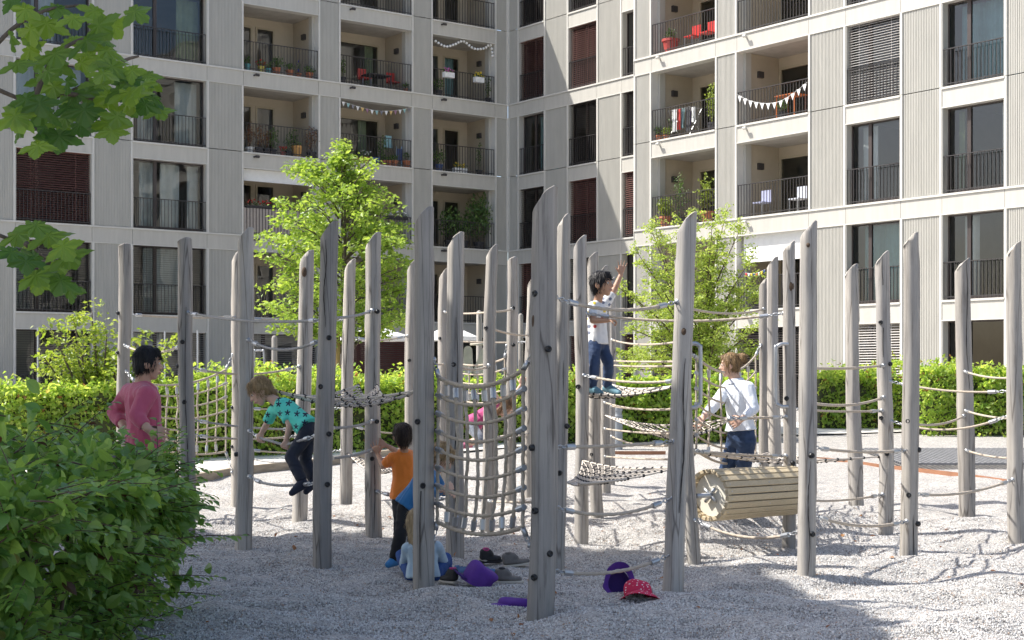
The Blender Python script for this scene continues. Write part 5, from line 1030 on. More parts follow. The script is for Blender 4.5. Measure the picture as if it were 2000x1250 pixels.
# girl in pink on a far net
person('girl in pink shirt and grey shorts crouching behind the big net', CHILD, jt(head=(985,797,15.9), neck=(962,801,15.9), sr=(955,806,15.78), sl=(957,803,16.05), er=(972,780,15.62), wr=(960,760,15.55), el=(1000,780,16.1), wl=(1018,752,16.1), pel=(923,828,15.95), hr=(921,833,15.88), hl=(924,832,16.02), kr=(938,858,15.75), kl=(944,858,16.05), ar=(912,866,15.85), al=(916,866,16.1), tr=(905,872,15.8), tl=(908,872,16.05)),
  sk_l, h_brown, cloth('magenta_shirt', (.42, .05, .17), .08), cloth('grey_shorts', (.16, .18, .22), .1), pm('pink_shoe', (.4, .12, .2), .8), (.5, 0, .8), (.85, 0, -.4), (.5, 0, -.8),
  dict(R=((-.2, -.2, 1), (0, 1, 0), .7, .05, -1), L=((.3, 0, 1), (0, 1, 0), .7, .05, 1)), 'long', .5, pant_end=.02)
# pink woman
person('short-haired woman in pink sweater, hands on hips, behind the hedge', ADULT, jt(head=(288,711,10.3), neck=(277,751,10.32), sr=(287,771,10.14), sl=(254,767,10.48), er=(267,813,10.05), wr=(289,838,10.0), el=(224,806,10.62), wl=(243,834,10.42), pel=(284,872,10.3), hr=(290,880,10.22), hl=(276,880,10.38), kr=(291,1010,10.2), kl=(278,1010,10.4), ar=(284,1143,10.22), al=(270,1143,10.45), tr=(310,1154,10.12), tl=(298,1154,10.5)),
  sk_p, h_black, cloth('rose_knit', (.50, .085, .15), .06), jeansm('dark_jeans', (.03, .04, .07)), pm('brown_shoe', (.08, .05, .035), .6), (.05, 0, 1), (.93, .34, -.06), (.86, .5, 0),
  dict(R=((.75, .2, -.25), (0, 1, -.2), .3, .1, -1), L=((.7, -.3, -.3), (0, -1, 0), .3, .1, 1)), 'short', 1.75, vox=.008, shirt_long=.06, wrk=.006)
# white-shirted woman
person('woman with hair bun in white shirt and jeans leaning on the net', ADULT, jt(head=(1426,714,14.5), neck=(1437,743,14.5), sl=(1462,759,14.34), sr=(1424,756,14.66), el=(1472,798,14.26), wl=(1452,817,14.16), er=(1394,793,14.3), wr=(1376,813,13.9), pel=(1448,850,14.5), hl=(1458,860,14.43), hr=(1438,860,14.59), kl=(1450,934,14.75), kr=(1414,930,14.85), al=(1458,998,15.7), ar=(1412,997,15.8), tl=(1440,1007,15.6), tr=(1394,1006,15.7)),
  sk_l, hairm('streaky_blond_hair', (.07, .04, .02), (.36, .23, .11)), cloth('white_shirt', (.70, .74, .80), .04), jeansm('indigo_jeans', (.022, .05, .12)), pm('dark_shoe', (.05, .05, .055), .6), (-.05, 0, 1), (-.96, .22, -.12), (-.92, -.35, 0),
  dict(L=((-.8, -.1, -.4), (0, .9, -.3), .45, .08, -1), R=((-.6, -.3, -.7), (-.2, .3, -.9), .4, .12, -1)), 'bun', 1.9, collar=True, vox=.008, shirt_long=-.05, wrk=.006)
ham('far hammock net where the pink girl crouches', [(11, 864), (14, 850), (15, 846), (13, 862)], .03, nu=12, nv=8)
# ---------------------------------------------------------------- things in the courtyard
greym = pm('grey_lacquer', (.17, .19, .21), .5, 0, .1); terra = pm('terracotta', (.46, .17, .085), .8, 0, .15, 8); palew = pm('pale_wood', (.55, .50, .40), .7, 0, .12, 5)
def post_like(name, label, cat, px, yt, yb, d, w, m, cap=True):
    B = at(px, 734, d); B.z = float(zg(0, d)); zt = at(px, yt, d).z; r = w*d/F/2; h = zt-B.z
    o = MB().lathe([(r, -.1), (r, h-.14), (r*.86, h-.13), (r*.86, h-.07), (r, h-.06), (r, h-.015), (r*.7, h), (.001, h+.002)], (0, 0, 0), 16).build(name, m); o.location = B; smooth(o.data, False); tag(o, label, cat)
post_like('bollard', 'grey bollard lamp at the foot of the sunlit right hedge', 'bollard', 1646, 749, 815, 33.5, 15, greym)
post_like('bollard', 'pale grey steel column before the hedge below the waving boy', 'bollard', 1207, 795, 862, 25.6, 18, pm('pale_steel', (.27, .29, .31), .5, .2))
for x, yt, d, w, lb in ((536, 655, 34, 11, 'shaded round timber post far behind the teal boy'), (936, 606, 33, 11, 'pale slim far timber post left of the kinked post'), (1017, 612, 33, 9.5, 'pale round-topped far post left of the tallest post')):
    B = at(x, 734, d); B.z = float(zg(0, d)); h = at(x, yt, d).z-B.z; r = w*d/F/2
    o = MB().lathe([(r*1.1, -.1), (r*1.05, h*.5), (r, h-r), (r*.8, h-r*.4), (r*.4, h-r*.1), (.001, h)], (0, 0, 0), 14).build('timber_post', wood, None, True); o.location = B; tag(o, lb, 'post', 'far timber posts')
for x, yt, lb in ((74, 640, 'thin steel pole before the ground floor window at far left'), (322, 647, 'thin steel pole seen between hedge and window blinds'), (386, 645, "thin steel pole right of the pink woman's post")):
    d = 44; B = at(x, 734, d); B.z = .5; o = MB().bar((0, 0, -.1), (0, 0, at(x, yt, d).z-.5), .03, n=8).build('steel_pole', steel); o.location = B; tag(o, lb, 'pole', 'thin steel poles')
d = 35; o = MB().tube(spl([at(497, 760, d), at(497, 690, d), at(500, 685, d), at(512, 685, d), at(515, 690, d), at(519, 760, d)], 5), .022, 8).build('steel_rack', steel, None, True); tag(o, 'bent steel tube frame behind the hedge left of the scarred post', 'rack')
# parasols by the wall
def parasol(px, y0, y1, hwpx, d, label):
    c = at(px, y1, d); B = Vector((c.x, c.y, .5)); root = thing('parasol', label, 'parasol', tuple(B), 'white parasols on the terrace'); R = hwpx*d/F; zt = at(px, y0, d).z; b = MB(); n = 8; V = [Vector((c.x, c.y, zt))]
    for i in range(n): t = 2*math.pi*(i+.5)/n; V.append(Vector((c.x+R*math.cos(t), c.y+R*math.sin(t), c.z)))
    for i in range(n): t = 2*math.pi*(i+.5)/n; V.append(Vector((c.x+R*math.cos(t), c.y+R*math.sin(t), c.z-.12)))
    b.add(V, [(0, 1+i, 1+(i+1) % n) for i in range(n)]+[(1+i, 9+i, 9+(i+1) % n, 1+(i+1) % n) for i in range(n)]); b.build('canopy', white, root)
    MB().bar(B, (c.x, c.y, zt), .025, n=8).build('pole', steel, root)
parasol(735, 636, 658, 75, 45, 'white parasol behind the young tree'); parasol(880, 634, 658, 58, 46.5, 'white parasol seen between the posts above the big net')
# rounded climbing boards behind the net
d = 30.0; B = at(925, 734, d); B.z = .42; root = thing('play_panel', 'pale rounded boards joined by a bar behind the small net', 'play equipment', tuple(B))
def board(cx, tilt):
    out = []; 
    for a in np.linspace(0, math.pi, 9): out.append((.085*math.cos(a), .62+.085*math.sin(a)))
    out += [(-.12, -.1), (.12, -.1)]; c = at(cx, 745, d); M = Matrix.Rotation(tilt, 3, 'Y'); n = len(out)
    V = [c+M@Vector((x, y, z)) for y in (-.02, .02) for x, z in out]; MB().add(V, [tuple(range(n)), tuple(range(2*n-1, n-1, -1))]+[(i, n+i, n+(i+1) % n, (i+1) % n) for i in range(n)]).build('board', palew, root)
board(914, 0); board(928, .32); MB().bar(at(918, 673, d), at(948, 672, d), .022, n=8).build('bar', palew, root, True)
# ---------------------------------------------------------------- hats, shoes and clothes on the gravel
def place(o, px, py, rz=0, dz=0, tilt=(0, 0)):
    p = gp(px, py); p.z = zsurf(p.x, p.y)+dz; o.location = p; o.rotation_euler = (tilt[0], tilt[1], rz); return o
purple = pm('purple_felt', (.105, .03, .26), .85, 0, .12, 12, .3, 160); purple2 = pm('dark_purple', (.055, .02, .15), .85, 0, .1); lilac = pm('lilac_lining', (.33, .27, .48), .8)
reddot = printed('red_polka', (.55, .02, .075), [(.75, .70, .72)], 62, 'dot')
def wob(b, amp, sc, seed):
    V = np.array([tuple(v) for v in b.v]); q = V*sc+seed; D_ = np.stack([vnoise(q), vnoise(q+31), vnoise(q+57)], -1)*amp; b.v = [tuple(v) for v in V+D_]; return b
def hat(name, label, m, lining, px, py, rz, tilt, s=1, brim=.05, dz=0):
    o = thing(name, label, 'hat', (0, 0, 0)); R = .088*s; H = .105*s
    b = MB().lathe([(R*1.02, 0), (R*1.03, H*.35), (R*.98, H*.7), (R*.8, H*.95), (R*.4, H*1.04), (.001, H*1.05)], (0, 0, 0), 22); wob(b, .03*s, 11, px*.1); b.build('crown', m, o, True)
    b = MB().lathe([(R*.985, .004), (R*.96, H*.4), (R*.9, H*.7), (R*.6, H*.9), (.001, H*.97)], (0, 0, 0), 22); wob(b, .026*s, 11, px*.1); b.build('lining', lining, o, True)
    if brim:
        b = MB().lathe([(R*.98, .004), (R+brim*.5, -.012), (R+brim, -.03), (R+brim*.98, -.034), (R+brim*.5, -.017), (R*.97, -.002)], (0, 0, 0), 26); wob(b, .035*s, 9, px*.07); b.build('brim', m, o, True)
    for c in o.children:
        ss = c.modifiers.new('s', 'SUBSURF'); ss.levels = ss.render_levels = 2
    place(o, px, py, rz, dz, tilt); return o
hat('cap', 'purple cap with dark peak lying beside the seated girl', purple, purple2, 926, 1146, .3, (.15, .5), 1.35, 0, .035)
pk = MB().lathe([(.001, 0), (.07, 0), (.075, .006), (.001, .008)], (0, 0, 0), 20); wob(pk, .01, 14, 2); 
o = hat('bucket_hat', 'purple bucket hat lying open on its side near the red one', purple, purple2, 1207, 1172, .35, (-2.0, -.15), .98, .03, .075)
hat('sun_hat', 'red polka dot sun hat crumpled on the gravel', reddot, reddot, 1248, 1183, 1.0, (-.25, .3), .95, .035, .03)
o = hat('felt_hat', 'flat purple hat half hidden behind the tallest post', purple, purple2, 1006, 1180, .2, (0, .1), .9, .05, .01); o.scale = (1.5, .9, .45)
cp = bpy.data.objects['cap']; obj('peak', pk.mesh('peak', True), purple2, cp).location = (-.115, -.02, .01)
def shoe_thing(label, m, sole, lining, px, py, rz, s=1, tilt=(0, 0), dz=0):
    root = thing('shoe', label, 'shoe', (0, 0, 0), 'shoes left on the gravel'); f = Flesh(); L = .17*s
    f.hull(ball_pts((-L*.42, 0, .045), .026), ball_pts((L*.4, 0, .026), .022), ball_pts((L*.15, 0, .03), (.04, .036, .024))); f.hull(ball_pts((-L*.40, 0, .05), .027), ball_pts((-L*.42, 0, .085), .026), ball_pts((-L*.02, 0, .06), .026), ball_pts((-L*.12, 0, .085), .024)); f.build('upper', m, root, .006, 2)
    g = Flesh(); g.hull([Vector((x, y, z)) for z in (0.0, .018) for x, y in ((-L*.58, .0), (-L*.5, .026), (0, .03), (L*.35, .036), (L*.58, .012), (L*.6, -.005), (L*.4, -.034), (0, -.03), (-L*.5, -.026))]); g.build('sole', sole, root, .005, 1)
    MB().lathe([(.024, -.005), (.027, .002), (.024, .006), (.019, .002), (.016, -.02), (.001, -.022)], (-L*.28, 0, .108), 14).build('opening', lining, root, True)
    place(root, px, py, rz, dz+.004, tilt); return root
solew = pm('cream_sole', (.55, .50, .42), .8); pinkm = pm('pink_lining', (.5, .06, .2), .8); blackm = pm('black_shoe', (.025, .024, .026), .7, 0, .3, 20); greys = pm('taupe_shoe', (.17, .155, .14), .8, 0, .2, 20)
shoe_thing('black and pink shoe beside the knee of the seated girl', blackm, solew, pinkm, 876, 1143, 2.4, .9)
shoe_thing('black and pink shoe behind the purple cap', blackm, blackm, pinkm, 958, 1112, .3, .95, (.3, 0), .02)
shoe_thing('taupe ankle shoe standing left of the tallest post', greys, solew, blackm, 994, 1139, .15, 1.1)
shoe_thing('taupe shoe tucked behind the left of the tallest post', greys, solew, greys, 1010, 1114, .1, 1.2, (0, -.12))
shoe_thing('pale shoe lying sole up behind the purple cap', solew, solew, greys, 933, 1110, 1.2, .8, (1.3, 0), .03)
den = jeansm('denim_cloth', (.09, .17, .31))
for lb, px, py, s in (('crumpled denim garment behind the purple cap', 906, 1112, (.10, .07, .035)), ('patterned blue cloth at the right of the purple cap', 950, 1124, (.06, .06, .04))):
    b = MB().ball((0, 0, .02), s, 20, 14); wob(b, .035, 16, px); wob(b, .012, 45, px); o = b.build('garment', den, None, True); tag(o, lb, 'clothing'); place(o, px, py, .3)
# brown leaves scattered over the gravel
rng = np.random.default_rng(5); n = 150; X = rng.uniform(-3, 4.5, n); Y = 9+11*rng.random(n)**1.2; Z = zg(X, Y)+undul(X, Y)+.012
o = obj('fallen_leaves', leafmesh('fallen_leaves', np.stack([X, Y, Z], -1), rdir(n, rng)*np.array([1, 1, .3]), rdir(n, rng)*.5+np.array([0, 0, 1]), .045*(.6+.8*rng.random(n)), T_OV), leafm('dry_leaf', (.24, .10, .04), (.36, .19, .08), .2, .7)); tag(o, 'small brown leaves scattered over the gravel', 'leaves', kind='stuff')
# loose stones of the near gravel
def stones():
    xs_ = np.linspace(-3.6, 5.2, 60); ys_ = np.linspace(8.4, 16, 50); Gx, Gy = np.meshgrid(xs_, ys_); Gz = zg(Gx, Gy)+undul(Gx, Gy)+.002
    I = np.arange(Gx.size).reshape(Gx.shape); Fq = np.stack([I[:-1, :-1], I[:-1, 1:], I[1:, 1:], I[1:, :-1]], -1).reshape(-1, 4)
    o = obj('gravel_stones', mesh_np('gravel_stones', np.stack([Gx, Gy, Gz], -1), Fq, True), None); tag(o, 'loose pale stones covering the near gravel', 'gravel', kind='stuff')
    m, t, b, N, ln = nmat('stone'); oi = N('ObjectInfo'); r = ramp(t, [(0, (.20, .19, .185)), (.25, (.42, .40, .38)), (.6, (.58, .56, .53)), (.94, (.74, .72, .69)), (.98, (.42, .30, .22))]); ln(oi.outputs['Random'], r.inputs[0]); ln(r.outputs[0], b.inputs['Base Color']); b.inputs['Roughness'].default_value = .7
    g = bpy.data.node_groups.new('stones', 'GeometryNodeTree'); g.interface.new_socket('Geometry', in_out='INPUT', socket_type='NodeSocketGeometry'); g.interface.new_socket('Geometry', in_out='OUTPUT', socket_type='NodeSocketGeometry')
    nn = g.nodes.new; L = g.links.new; gi = nn('NodeGroupInput'); go = nn('NodeGroupOutput'); dp = nn('GeometryNodeDistributePointsOnFaces'); dp.inputs['Density'].default_value = 4800
    ic = nn('GeometryNodeMeshIcoSphere'); ic.inputs['Radius'].default_value = .0068; ic.inputs['Subdivisions'].default_value = 1; sm = nn('GeometryNodeSetMaterial'); sm.inputs['Material'].default_value = m
    ip = nn('GeometryNodeInstanceOnPoints'); rv = nn('FunctionNodeRandomValue'); rv.data_type = 'FLOAT_VECTOR'; rv.inputs[0].default_value = (0, 0, 0); rv.inputs[1].default_value = (6.3, 6.3, 6.3)
    rs = nn('FunctionNodeRandomValue'); rs.data_type = 'FLOAT_VECTOR'; rs.inputs[0].default_value = (.5, .4, .35); rs.inputs[1].default_value = (1.5, 1.2, .9); rs.inputs['Seed'].default_value = 5
    L(gi.outputs[0], dp.inputs[0]); L(ic.outputs[0], sm.inputs[0]); L(dp.outputs[0], ip.inputs['Points']); L(sm.outputs[0], ip.inputs['Instance']); L(rv.outputs[0], ip.inputs['Rotation']); L(rs.outputs[0], ip.inputs['Scale']); L(ip.outputs[0], go.inputs[0])
    md = o.modifiers.new('stones', 'NODES'); md.node_group = g
stones()
# ---------------------------------------------------------------- things on the balconies
def fl_at(W, px, r, w=-.22): u = W.u(px, w); return W.P(u, w, zl[r]+.006)
BAL = {}
def plantmesh(kind, h, sp, n, seed):
    rng = np.random.default_rng(seed); P = rdir(n, rng)*(rng.random(n)**.5)[:, None]; 
    if kind == 'bush': P = P*np.array([sp, sp, h*.5])+np.array([0, 0, h*.55])
    elif kind == 'tall': P = P*np.array([sp, sp, h*.5])*(1.0)+np.array([0, 0, h*.52]); P[:, 0] *= .4+.9*np.abs(np.sin(P[:, 2]*9+seed)); 
    else: P = P*np.array([sp, sp, h*.35])+np.array([0, 0, h*.7])
    A = rdir(n, rng); A[:, 2] += .3; return P, A, rdir(n, rng)+np.array([0, 0, .6])
def potted(label, W, px, r, potm, lm, pr=.14, ph=.22, h=.5, sp=.2, n=70, ls=.08, kind='bush', w=-.24, flower=None, z=0):
    p = fl_at(W, px, r, w); p.z += z; root = thing('potted_plant', label, 'plant', tuple(p), 'potted plants on the balconies', world=False)
    MB().lathe([(.001, 0), (pr*.72, 0), (pr*.95, ph*.8), (pr*1.08, ph*.82), (pr*1.08, ph), (pr*.9, ph), (pr*.88, ph*.85), (.001, ph*.84)], (0, 0, 0), 14).build('pot', potm, root, False)
    n = int(n*1.8); P, A, Nn = plantmesh(kind, h*1.1, sp*1.15, n, int(px)); P[:, 2] += ph*.85; obj('foliage', leafmesh('foliage', P, A, Nn, np.full(n, ls)*(.6+.8*RNG.random(n)), T_FAR), lm, root)['kind'] = 'stuff'
    b = MB()
    for i in range(4): q = P[i*7 % n]; b.tube([(0, 0, ph*.8), (q[0]*.5, q[1]*.5, (q[2]+ph)*.5), tuple(q)], [.008, .006, .003], 4)
    b.build('stem', twigm, root)
    if flower:
        b = MB()
        for i in range(16): q = P[(i*5) % n]; b.ball((q[0]*1.05, q[1]*1.05, q[2]+.03), .028, 6, 4)
        b.build('flowers', flower, root)['kind'] = 'stuff'
    return root
redf = pm('red_petal', (.5, .04, .03), .7); whitef = pm('white_petal', (.8, .8, .78), .7); bluef = pm('blue_petal', (.10, .08, .5), .7); yelf = pm('yellow_petal', (.7, .5, .04), .7); purf = pm('pink_petal', (.5, .12, .35), .7)
tealp = pm('teal_glaze', (.12, .36, .36), .4); yelp = pm('yellow_glaze', (.6, .5, .10), .4); bluep = pm('blue_glaze', (.05, .09, .22), .35); whitep = pm('white_planter', (.75, .75, .73), .5); dkp = pm('dark_pot', (.05, .05, .055), .6); redp = pm('red_planter', (.38, .06, .05), .5)
PT = [
 ('teal can with green sprigs at left of the top left balcony', WL, 484, 4, tealp, lf_pot, .10, .26, .25, .1, 30),
 ('yellow pot of red flowers on the top left balcony', WL, 510, 4, yelp, lf_pot, .11, .24, .26, .17, 50, .06, 'bush', -.24, redf),
 ('small teal pot right of the yellow one', WL, 524, 4, tealp, lf_pot, .10, .2, .22, .1, 30),
 ('terracotta pot with a dense green bush on the top left balcony', WL, 540, 4, terra, lf_pot, .15, .26, .38, .2, 90),
 ('terracotta pot with low greenery below the blue flower', WL, 566, 4, terra, lf_pot, .14, .24, .28, .2, 60),
 ('pot with an upright blue flower spike on the top left balcony', WL, 583, 4, terra, lf_pot, .11, .18, .5, .06, 25, .06, 'tall', -.3, bluef),
 ('terracotta pot at the right end of the top left balcony', WL, 604, 4, terra, lf_pot, .14, .24, .26, .18, 60),
 ('tall climbing plant at the left edge of the table balcony', WL, 669, 4, dkp, lf_pot, .13, .25, .7, .12, 90, .07, 'tall'),
 ('small pot at the right end of the table balcony', WL, 792, 4, terra, lf_pot, .09, .14, .2, .12, 30),
 ('dark bushy plant behind the railing under the string lights', WL, 857, 4, dkp, lf_pot, .14, .24, .45, .2, 80),
 ('leafy plant hanging by the post right of the flower boxes', WL, 953, 4, dkp, lf_pot, .11, .2, .85, .12, 70, .07, 'tall'),
 ('brown stemmed bush in a white pot at the left of the second row', WL, 488, 3, whitep, lf_red, .16, .2, .85, .16, 90, .07, 'tall'),
 ('reddish bush beside the brown one on the plant balcony', WL, 506, 3, dkp, lf_red, .16, .22, .75, .2, 110, .07, 'tall'),
 ('deep red shrub in the middle of the plant balcony', WL, 521, 3, dkp, lf_red, .14, .22, .7, .14, 110, .06, 'tall'),
 ('small red flowers in a pot low on the plant balcony', WL, 552, 3, redp, lf_pot, .10, .15, .22, .12, 40, .05, 'bush', -.24, redf),
 ('dark green conifer on the plant balcony', WL, 563, 3, dkp, lf_pot, .12, .2, .6, .14, 120, .05, 'tall'),
 ('large terracotta urn on the plant balcony', WL, 580, 3, pm('ochre_clay', (.55, .30, .10), .8), lf_pot, .19, .42, .2, .12, 30),
 ('wide dark bush at the right end of the plant balcony', WL, 608, 3, dkp, lf_red, .17, .25, .85, .26, 160, .07, 'bush'),
 ('tall green grass in a dark pot behind the urn', WL, 573, 3, dkp, lf_pot, .13, .2, .95, .14, 90, .09, 'tall', -.5),
 ('green climber in a dark pot beside the deep red shrub', WL, 533, 3, dkp, lf_pot, .14, .22, .8, .18, 120, .08, 'tall', -.4),
 ('leafy bush at the left end of the bunting balcony', WL, 672, 3, terra, lf_pot, .15, .25, .55, .2, 100, .08),
 ('tall dark plant against the glass of the bunting balcony', WL, 745, 3, dkp, lf_pot, .15, .25, .9, .2, 110, .09, 'tall', -.7),
 ('bushy plant in the middle of the third row bamboo balcony', WL, 905, 2, dkp, lf_pot, .2, .3, 1.0, .34, 220, .11, 'bush', -.35),
 ('dark leafy plant between the laundry and the left pots', WQ, 1316, 3, dkp, lf_pot, .13, .22, .6, .18, 90, .08, 'tall', -.6),
 ('small green shrub in front of the orange table', WQ, 1528, 3, dkp, lf_pot, .13, .2, .4, .18, 80, .07),
 ('terracotta pot with white flowers behind the tree top', WL, 714, 3, terra, lf_pot, .15, .26, .26, .2, 60, .06, 'bush', -.24, whitef),
 ('leftmost of three terracotta pots under the bunting', WL, 748, 3, terra, lf_pot, .12, .2, .2, .12, 40),
 ('middle one of three terracotta pots under the bunting', WL, 760, 3, terra, lf_pot, .13, .22, .2, .12, 40),
 ('rightmost of three terracotta pots under the bunting', WL, 771, 3, terra, lf_pot, .13, .24, .22, .12, 40),
 ('terracotta pot at the right end of the bunting balcony', WL, 794, 3, terra, lf_pot, .15, .28, .35, .1, 30),
 ('blue pot with a round leafy shrub', WL, 857, 3, bluep, lf_pot, .16, .26, .6, .26, 130, .08),
 ('spindly little tree in a pot on the second row', WL, 936, 3, dkp, lf_pot, .13, .2, 1.15, .12, 90, .06, 'tall'),
 ('dark bamboo clump at the left of the third row balcony', WL, 878, 2, dkp, lf_pot, .2, .3, 1.2, .38, 220, .12, 'bush', -.4),
 ('big dark bamboo rising at the right of the third row balcony', WL, 935, 2, dkp, lf_pot, .22, .3, 1.75, .5, 420, .12, 'bush', -.4),
 ('red planter with a plant beside the red chairs', WR and WQ, 1310, 4, redp, lf_pot, .28, .45, .4, .16, 60),
 ('leafy pot at the left of the laundry balcony', WQ, 1287, 3, terra, lf_pot, .12, .2, .3, .16, 60),
 ('row of green sprigs in a pot under the laundry', WQ, 1302, 3, terra, lf_bamb, .11, .16, .26, .14, 50),
 ('bright yellow-green bush at the right of the laundry balcony', WQ, 1391, 3, dkp, lf_bamb, .16, .3, 1.2, .22, 220, .08, 'bush', -.3),
 ('round bright green bush in a terracotta pot', WQ, 1300, 2, terra, lf_bamb, .2, .36, .62, .26, 200, .09),
 ('airy young olive tree between two bright bushes', WQ, 1328, 2, dkp, lf_pot, .16, .28, 1.4, .24, 160, .07, 'tall'),
 ('tall yellow-green bamboo in a terracotta pot', WQ, 1381, 2, terra, lf_bamb, .22, .36, 1.15, .28, 220, .09, 'tall'),
 ('white flowering plant on the low balcony behind the posts', WQ, 1475, 1, dkp, lf_pot, .16, .26, .5, .24, 90, .07, 'bush', -.24, whitef)]
for a in PT: potted(*a)
def planter(label, W, px, r, z, L, m, fm, lm=lf_pot, w=.10, h=.2):
    p = fl_at(W, px, r, w); p.z = zl[r]+z; root = thing('flower_box', label, 'planter', tuple(p), 'flower boxes'); u = W.u(px, w); b = MB()
    b.fbox(W, u-L/2, u+L/2, w-.09, w+.09, p.z, p.z+h); b.build('box', m, root)
    rng = np.random.default_rng(int(px)); n = 70; uu = (rng.random(n)-.5)*L; P = np.array([tuple(W.P(u+a, w+b_, p.z+h+c)) for a, b_, c in zip(uu, rng.normal(0, .07, n), rng.random(n)*.16)])
    obj('foliage', leafmesh('foliage', P, rdir(n, rng), rdir(n, rng)+np.array([0, 0, .6]), np.full(n, .07), T_FAR), lm, root)['kind'] = 'stuff'
    if fm:
        b = MB()
        for q in P[:18]: b.ball((q[0], q[1], q[2]+.05), .03, 6, 4)
        b.build('flowers', fm, root)['kind'] = 'stuff'
planter('white flower box hanging on the railing, left of the pair', WL, 876, 4, .72, .46, whitep, purf); planter('white flower box with yellow blossoms, right of the pair', WL, 935, 4, .70, .42, whitep, yelf)
planter('terracotta trough on the bunting balcony', WL, 696, 3, .01, .55, terra, None, w=-.25); planter('white trough of mixed flowers on the balcony floor', WL, 898, 3, .01, .6, whitep, yelf, w=-.25)
planter('green trailing box above the cream fabric screen', WL, 505, 2, .92, 1.0, dkp, redf, w=-.2, h=.16)
planter('green flower box on the tree-covered balcony', WL, 775, 2, .95, .9, dkp, whitef, w=-.2, h=.12)
def strung(name, label, cat, W, pts, r, items, m, size, grp=None):
    P = [W.P(W.u(px, w), w, W.z(px, py, w)) for px, py, w in pts]; L = spl(P, 8); root = thing(name, label, cat, tuple(P[0]), grp); MB().tube(L, r, 4).build('cord', dkp if name != 'bunting' else white, root)
    seg = [0]
    for a, b in zip(L, L[1:]): seg.append(seg[-1]+(b-a).length)
    for i in range(items):
        s = seg[-1]*(i+.5)/items; k = max(j for j in range(len(seg)) if seg[j] <= s); k = min(k, len(L)-2); p = L[k].lerp(L[k+1], (s-seg[k])/max(1e-6, seg[k+1]-seg[k])); mm = m[i % len(m)]
        if name == 'bunting':
            h = W.t*size*.5; q = p-Vector((0, 0, size*1.25)); n_ = W.n*.004; MB().add([p-h+n_, p+h+n_, q+n_, p-h-n_, p+h-n_, q-n_], [(0, 2, 1), (3, 4, 5), (0, 1, 4, 3), (1, 2, 5, 4), (2, 0, 3, 5)]).build('pennant', mm, root)
        else: MB().ball(p-Vector((0, 0, size)), size, 8, 6).build('bulb', mm, root, True)
strung('bunting', 'pastel pennant bunting strung under a balcony ceiling', 'bunting', WL, [(666, 197, -.1), (700, 208, -.1), (735, 216, -.1), (770, 216, -.1), (803, 210, -.1)], .006, 15, [whitef, pm('pennant_teal', (.3, .5, .5), .8), pm('pennant_grey', (.2, .2, .22), .8), whitef, pm('pennant_ochre', (.6, .42, .16), .8), pm('pennant_mauve', (.32, .18, .25), .8)], .14)
strung('bunting', 'white pennant bunting hanging along a sunlit balcony railing', 'bunting', WQ, [(1440, 185, .03), (1465, 197, .03), (1495, 202, .03), (1525, 197, .03), (1555, 178, .03), (1577, 160, .03)], .007, 12, [whitef], .16)
strung('bunting', 'tiny coloured flags on the low balcony under the white awning', 'bunting', WQ, [(1455, 533, -.1), (1475, 534, -.1), (1495, 526, -.1)], .005, 8, [redf, whitef, yelf, bluep], .10)
strung('string_lights', 'white round bulb string lights at the top balcony', 'lights', WL, [(848, 76, -.1), (870, 88, -.1), (888, 84, -.1), (905, 78, -.1), (925, 92, -.1), (945, 92, -.1), (958, 85, -.1), (962, 110, -.1)], .006, 24, [whitef], .055)
def furn(name, label, cat, W, px, r, w=-.9):
    p = fl_at(W, px, r, w); t = thing(name, label, cat, tuple(p)); u = W.u(px, w); return t, u, zl[r], w
def chairf(label, W, px, r, m, w=-.8, s=1):
    t, u, z, w = furn('balcony_chair', label, 'chair', W, px, r, w); MB().fbox(W, u-.2, u+.2, w-.2, w+.2, z+.42, z+.46).build('seat', m, t)
    MB().fbox(W, u-.2, u+.2, w-.22, w-.19, z+.47, z+.85).build('backrest', m, t)
    for a in (-.18, .18):
        for c in (-.18, .18): MB().bar(W.P(u+a, w+c, z), W.P(u+a, w+c, z+.42), .012, n=6).build('leg', steel, t)
def tablef(label, W, px, r, m, w=-.9, L=.45, D_=.35, h=.72):
    t, u, z, w = furn('balcony_table', label, 'table', W, px, r, w); MB().fbox(W, u-L, u+L, w-D_, w+D_, z+h-.03, z+h).build('table_top', m, t)
    for a in (-L+.05, L-.05):
        for c in (-D_+.05, D_-.05): MB().bar(W.P(u+a, w+c, z), W.P(u+a, w+c, z+h-.03), .018, n=6).build('leg', m, t)
redc = pm('red_lacquer', (.5, .035, .03), .4); orgc = pm('orange_wood', (.55, .16, .05), .6); lav = pm('lavender_fabric', (.40, .42, .58), .8)
tablef('black table on the top balcony with red chairs', WL, 735, 4, dkp, -.7, .5, .35, .6); chairf('red chair left of the black balcony table', WL, 712, 4, redc, -.8); chairf('red chair right of the black balcony table', WL, 768, 4, redc, -.8)
chairf('left red metal chair on the uppermost right balcony', WQ, 1352, 4, redc, -.5); chairf('right red metal chair on the uppermost right balcony', WQ, 1382, 4, redc, -.5)
tablef('orange wooden table behind the white bunting', WQ, 1545, 3, orgc, -.55, .42, .3, .75)
chairf('lavender padded chair behind a sunlit railing', WQ, 1488, 2, lav, -.35); chairf('chair with pale cushion at the right of the lavender chair', WQ, 1558, 2, pm('pale_cushion', (.5, .52, .58), .8), -.5)
t, u, z, w_ = furn('laundry_rack', 'laundry rack hung with clothes on a sunlit balcony', 'laundry rack', WQ, 1338, 3, -.5); b = MB()
for k in range(5): b.bar(WQ.P(u-.5, w_-.25+k*.12, z+.98), WQ.P(u+.5, w_-.25+k*.12, z+.98), .008, n=5)
b.build('rails', steel, t)
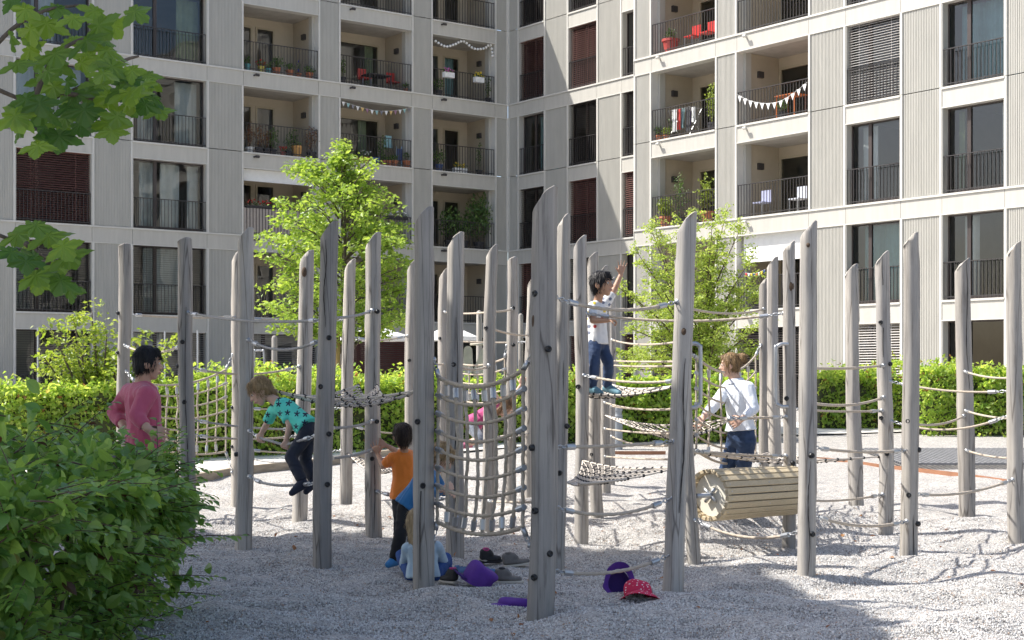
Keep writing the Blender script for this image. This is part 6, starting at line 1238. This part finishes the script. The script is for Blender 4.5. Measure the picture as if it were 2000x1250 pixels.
for a in (-.5, .5): MB().bar(WQ.P(u+a, w_-.3, z), WQ.P(u+a, w_+.3, z+.98), .01, n=5).bar(WQ.P(u+a, w_+.3, z), WQ.P(u+a, w_-.3, z+.98), .01, n=5).build('leg', steel, t)
for i, (a, c, l, m) in enumerate(((-.42, -.2, .75, whitef), (-.2, -.02, .7, redf), (-.05, .08, .66, curtt), (.08, .3, .8, dkp), (.3, .48, .5, whitef), (.12, .22, .6, purple2))):
    ww = w_+.2-.05*i; n = 6; V = []
    for q in range(n+1): uu = u+a+(c-a)*q/n; dd_ = .03*math.sin(q*2.1+i); V += [WQ.P(uu, ww+dd_*1.5, z+1.0-l), WQ.P(uu, ww+dd_*.3, z+1.0)]
    MB().add(V, [(2*q, 2*q+2, 2*q+3, 2*q+1) for q in range(n)]).build('garment', m, t, True)
t, u, z, w_ = furn('storage_crate', 'blue plastic crate among the terracotta pots', 'crate', WL, 732, 3, -.25); MB().fbox(WL, u-.14, u+.14, w_-.1, w_+.1, z, z+.26).build('box', pm('blue_plastic', (.03, .10, .35), .4), t); MB().fbox(WL, u-.155, u+.155, w_-.115, w_+.115, z+.261, z+.285).build('rim', pm('blue_plastic_rim', (.04, .13, .4), .4), t)
t, u, z, w_ = furn('folding_chair', 'light blue folded chair leaning on the bunting balcony', 'chair', WL, 782, 3, -.35)
for a in (-.1, .12): MB().bar(WL.P(u+a-.08, w_, z), WL.P(u+a, w_-.1, z+.85), .022, n=6).build('leg', pm('pale_blue_paint', (.3, .42, .55), .6), t)
MB().hexa([WL.P(u-.12, w_+.0, z+.3), WL.P(u+.08, w_, z+.3), WL.P(u+.08, w_-.03, z+.3), WL.P(u-.12, w_-.03, z+.3), WL.P(u-.08, w_-.06, z+.75), WL.P(u+.12, w_-.06, z+.75), WL.P(u+.12, w_-.09, z+.75), WL.P(u-.08, w_-.09, z+.75)]).build('seat', pm('navy_seat', (.04, .06, .14), .6), t)
u = WL.u(758, -.9); V = []; z = WL.z(758, 265, -.9)
b = MB().hexa([WL.P(u-.2, -.92, z-.45), WL.P(u+.2, -.92, z-.45), WL.P(u+.2, -.88, z-.45), WL.P(u-.2, -.88, z-.45), WL.P(u-.14, -.92, z), WL.P(u+.14, -.92, z), WL.P(u+.14, -.88, z), WL.P(u-.14, -.88, z)]); wob(b, .02, 6, 3)
o = b.build('hanging_shirt', pm('aqua_cloth', (.28, .48, .52), .8)); tag(o, 'aqua shirt hanging above the pots on the bunting balcony', 'shirt')
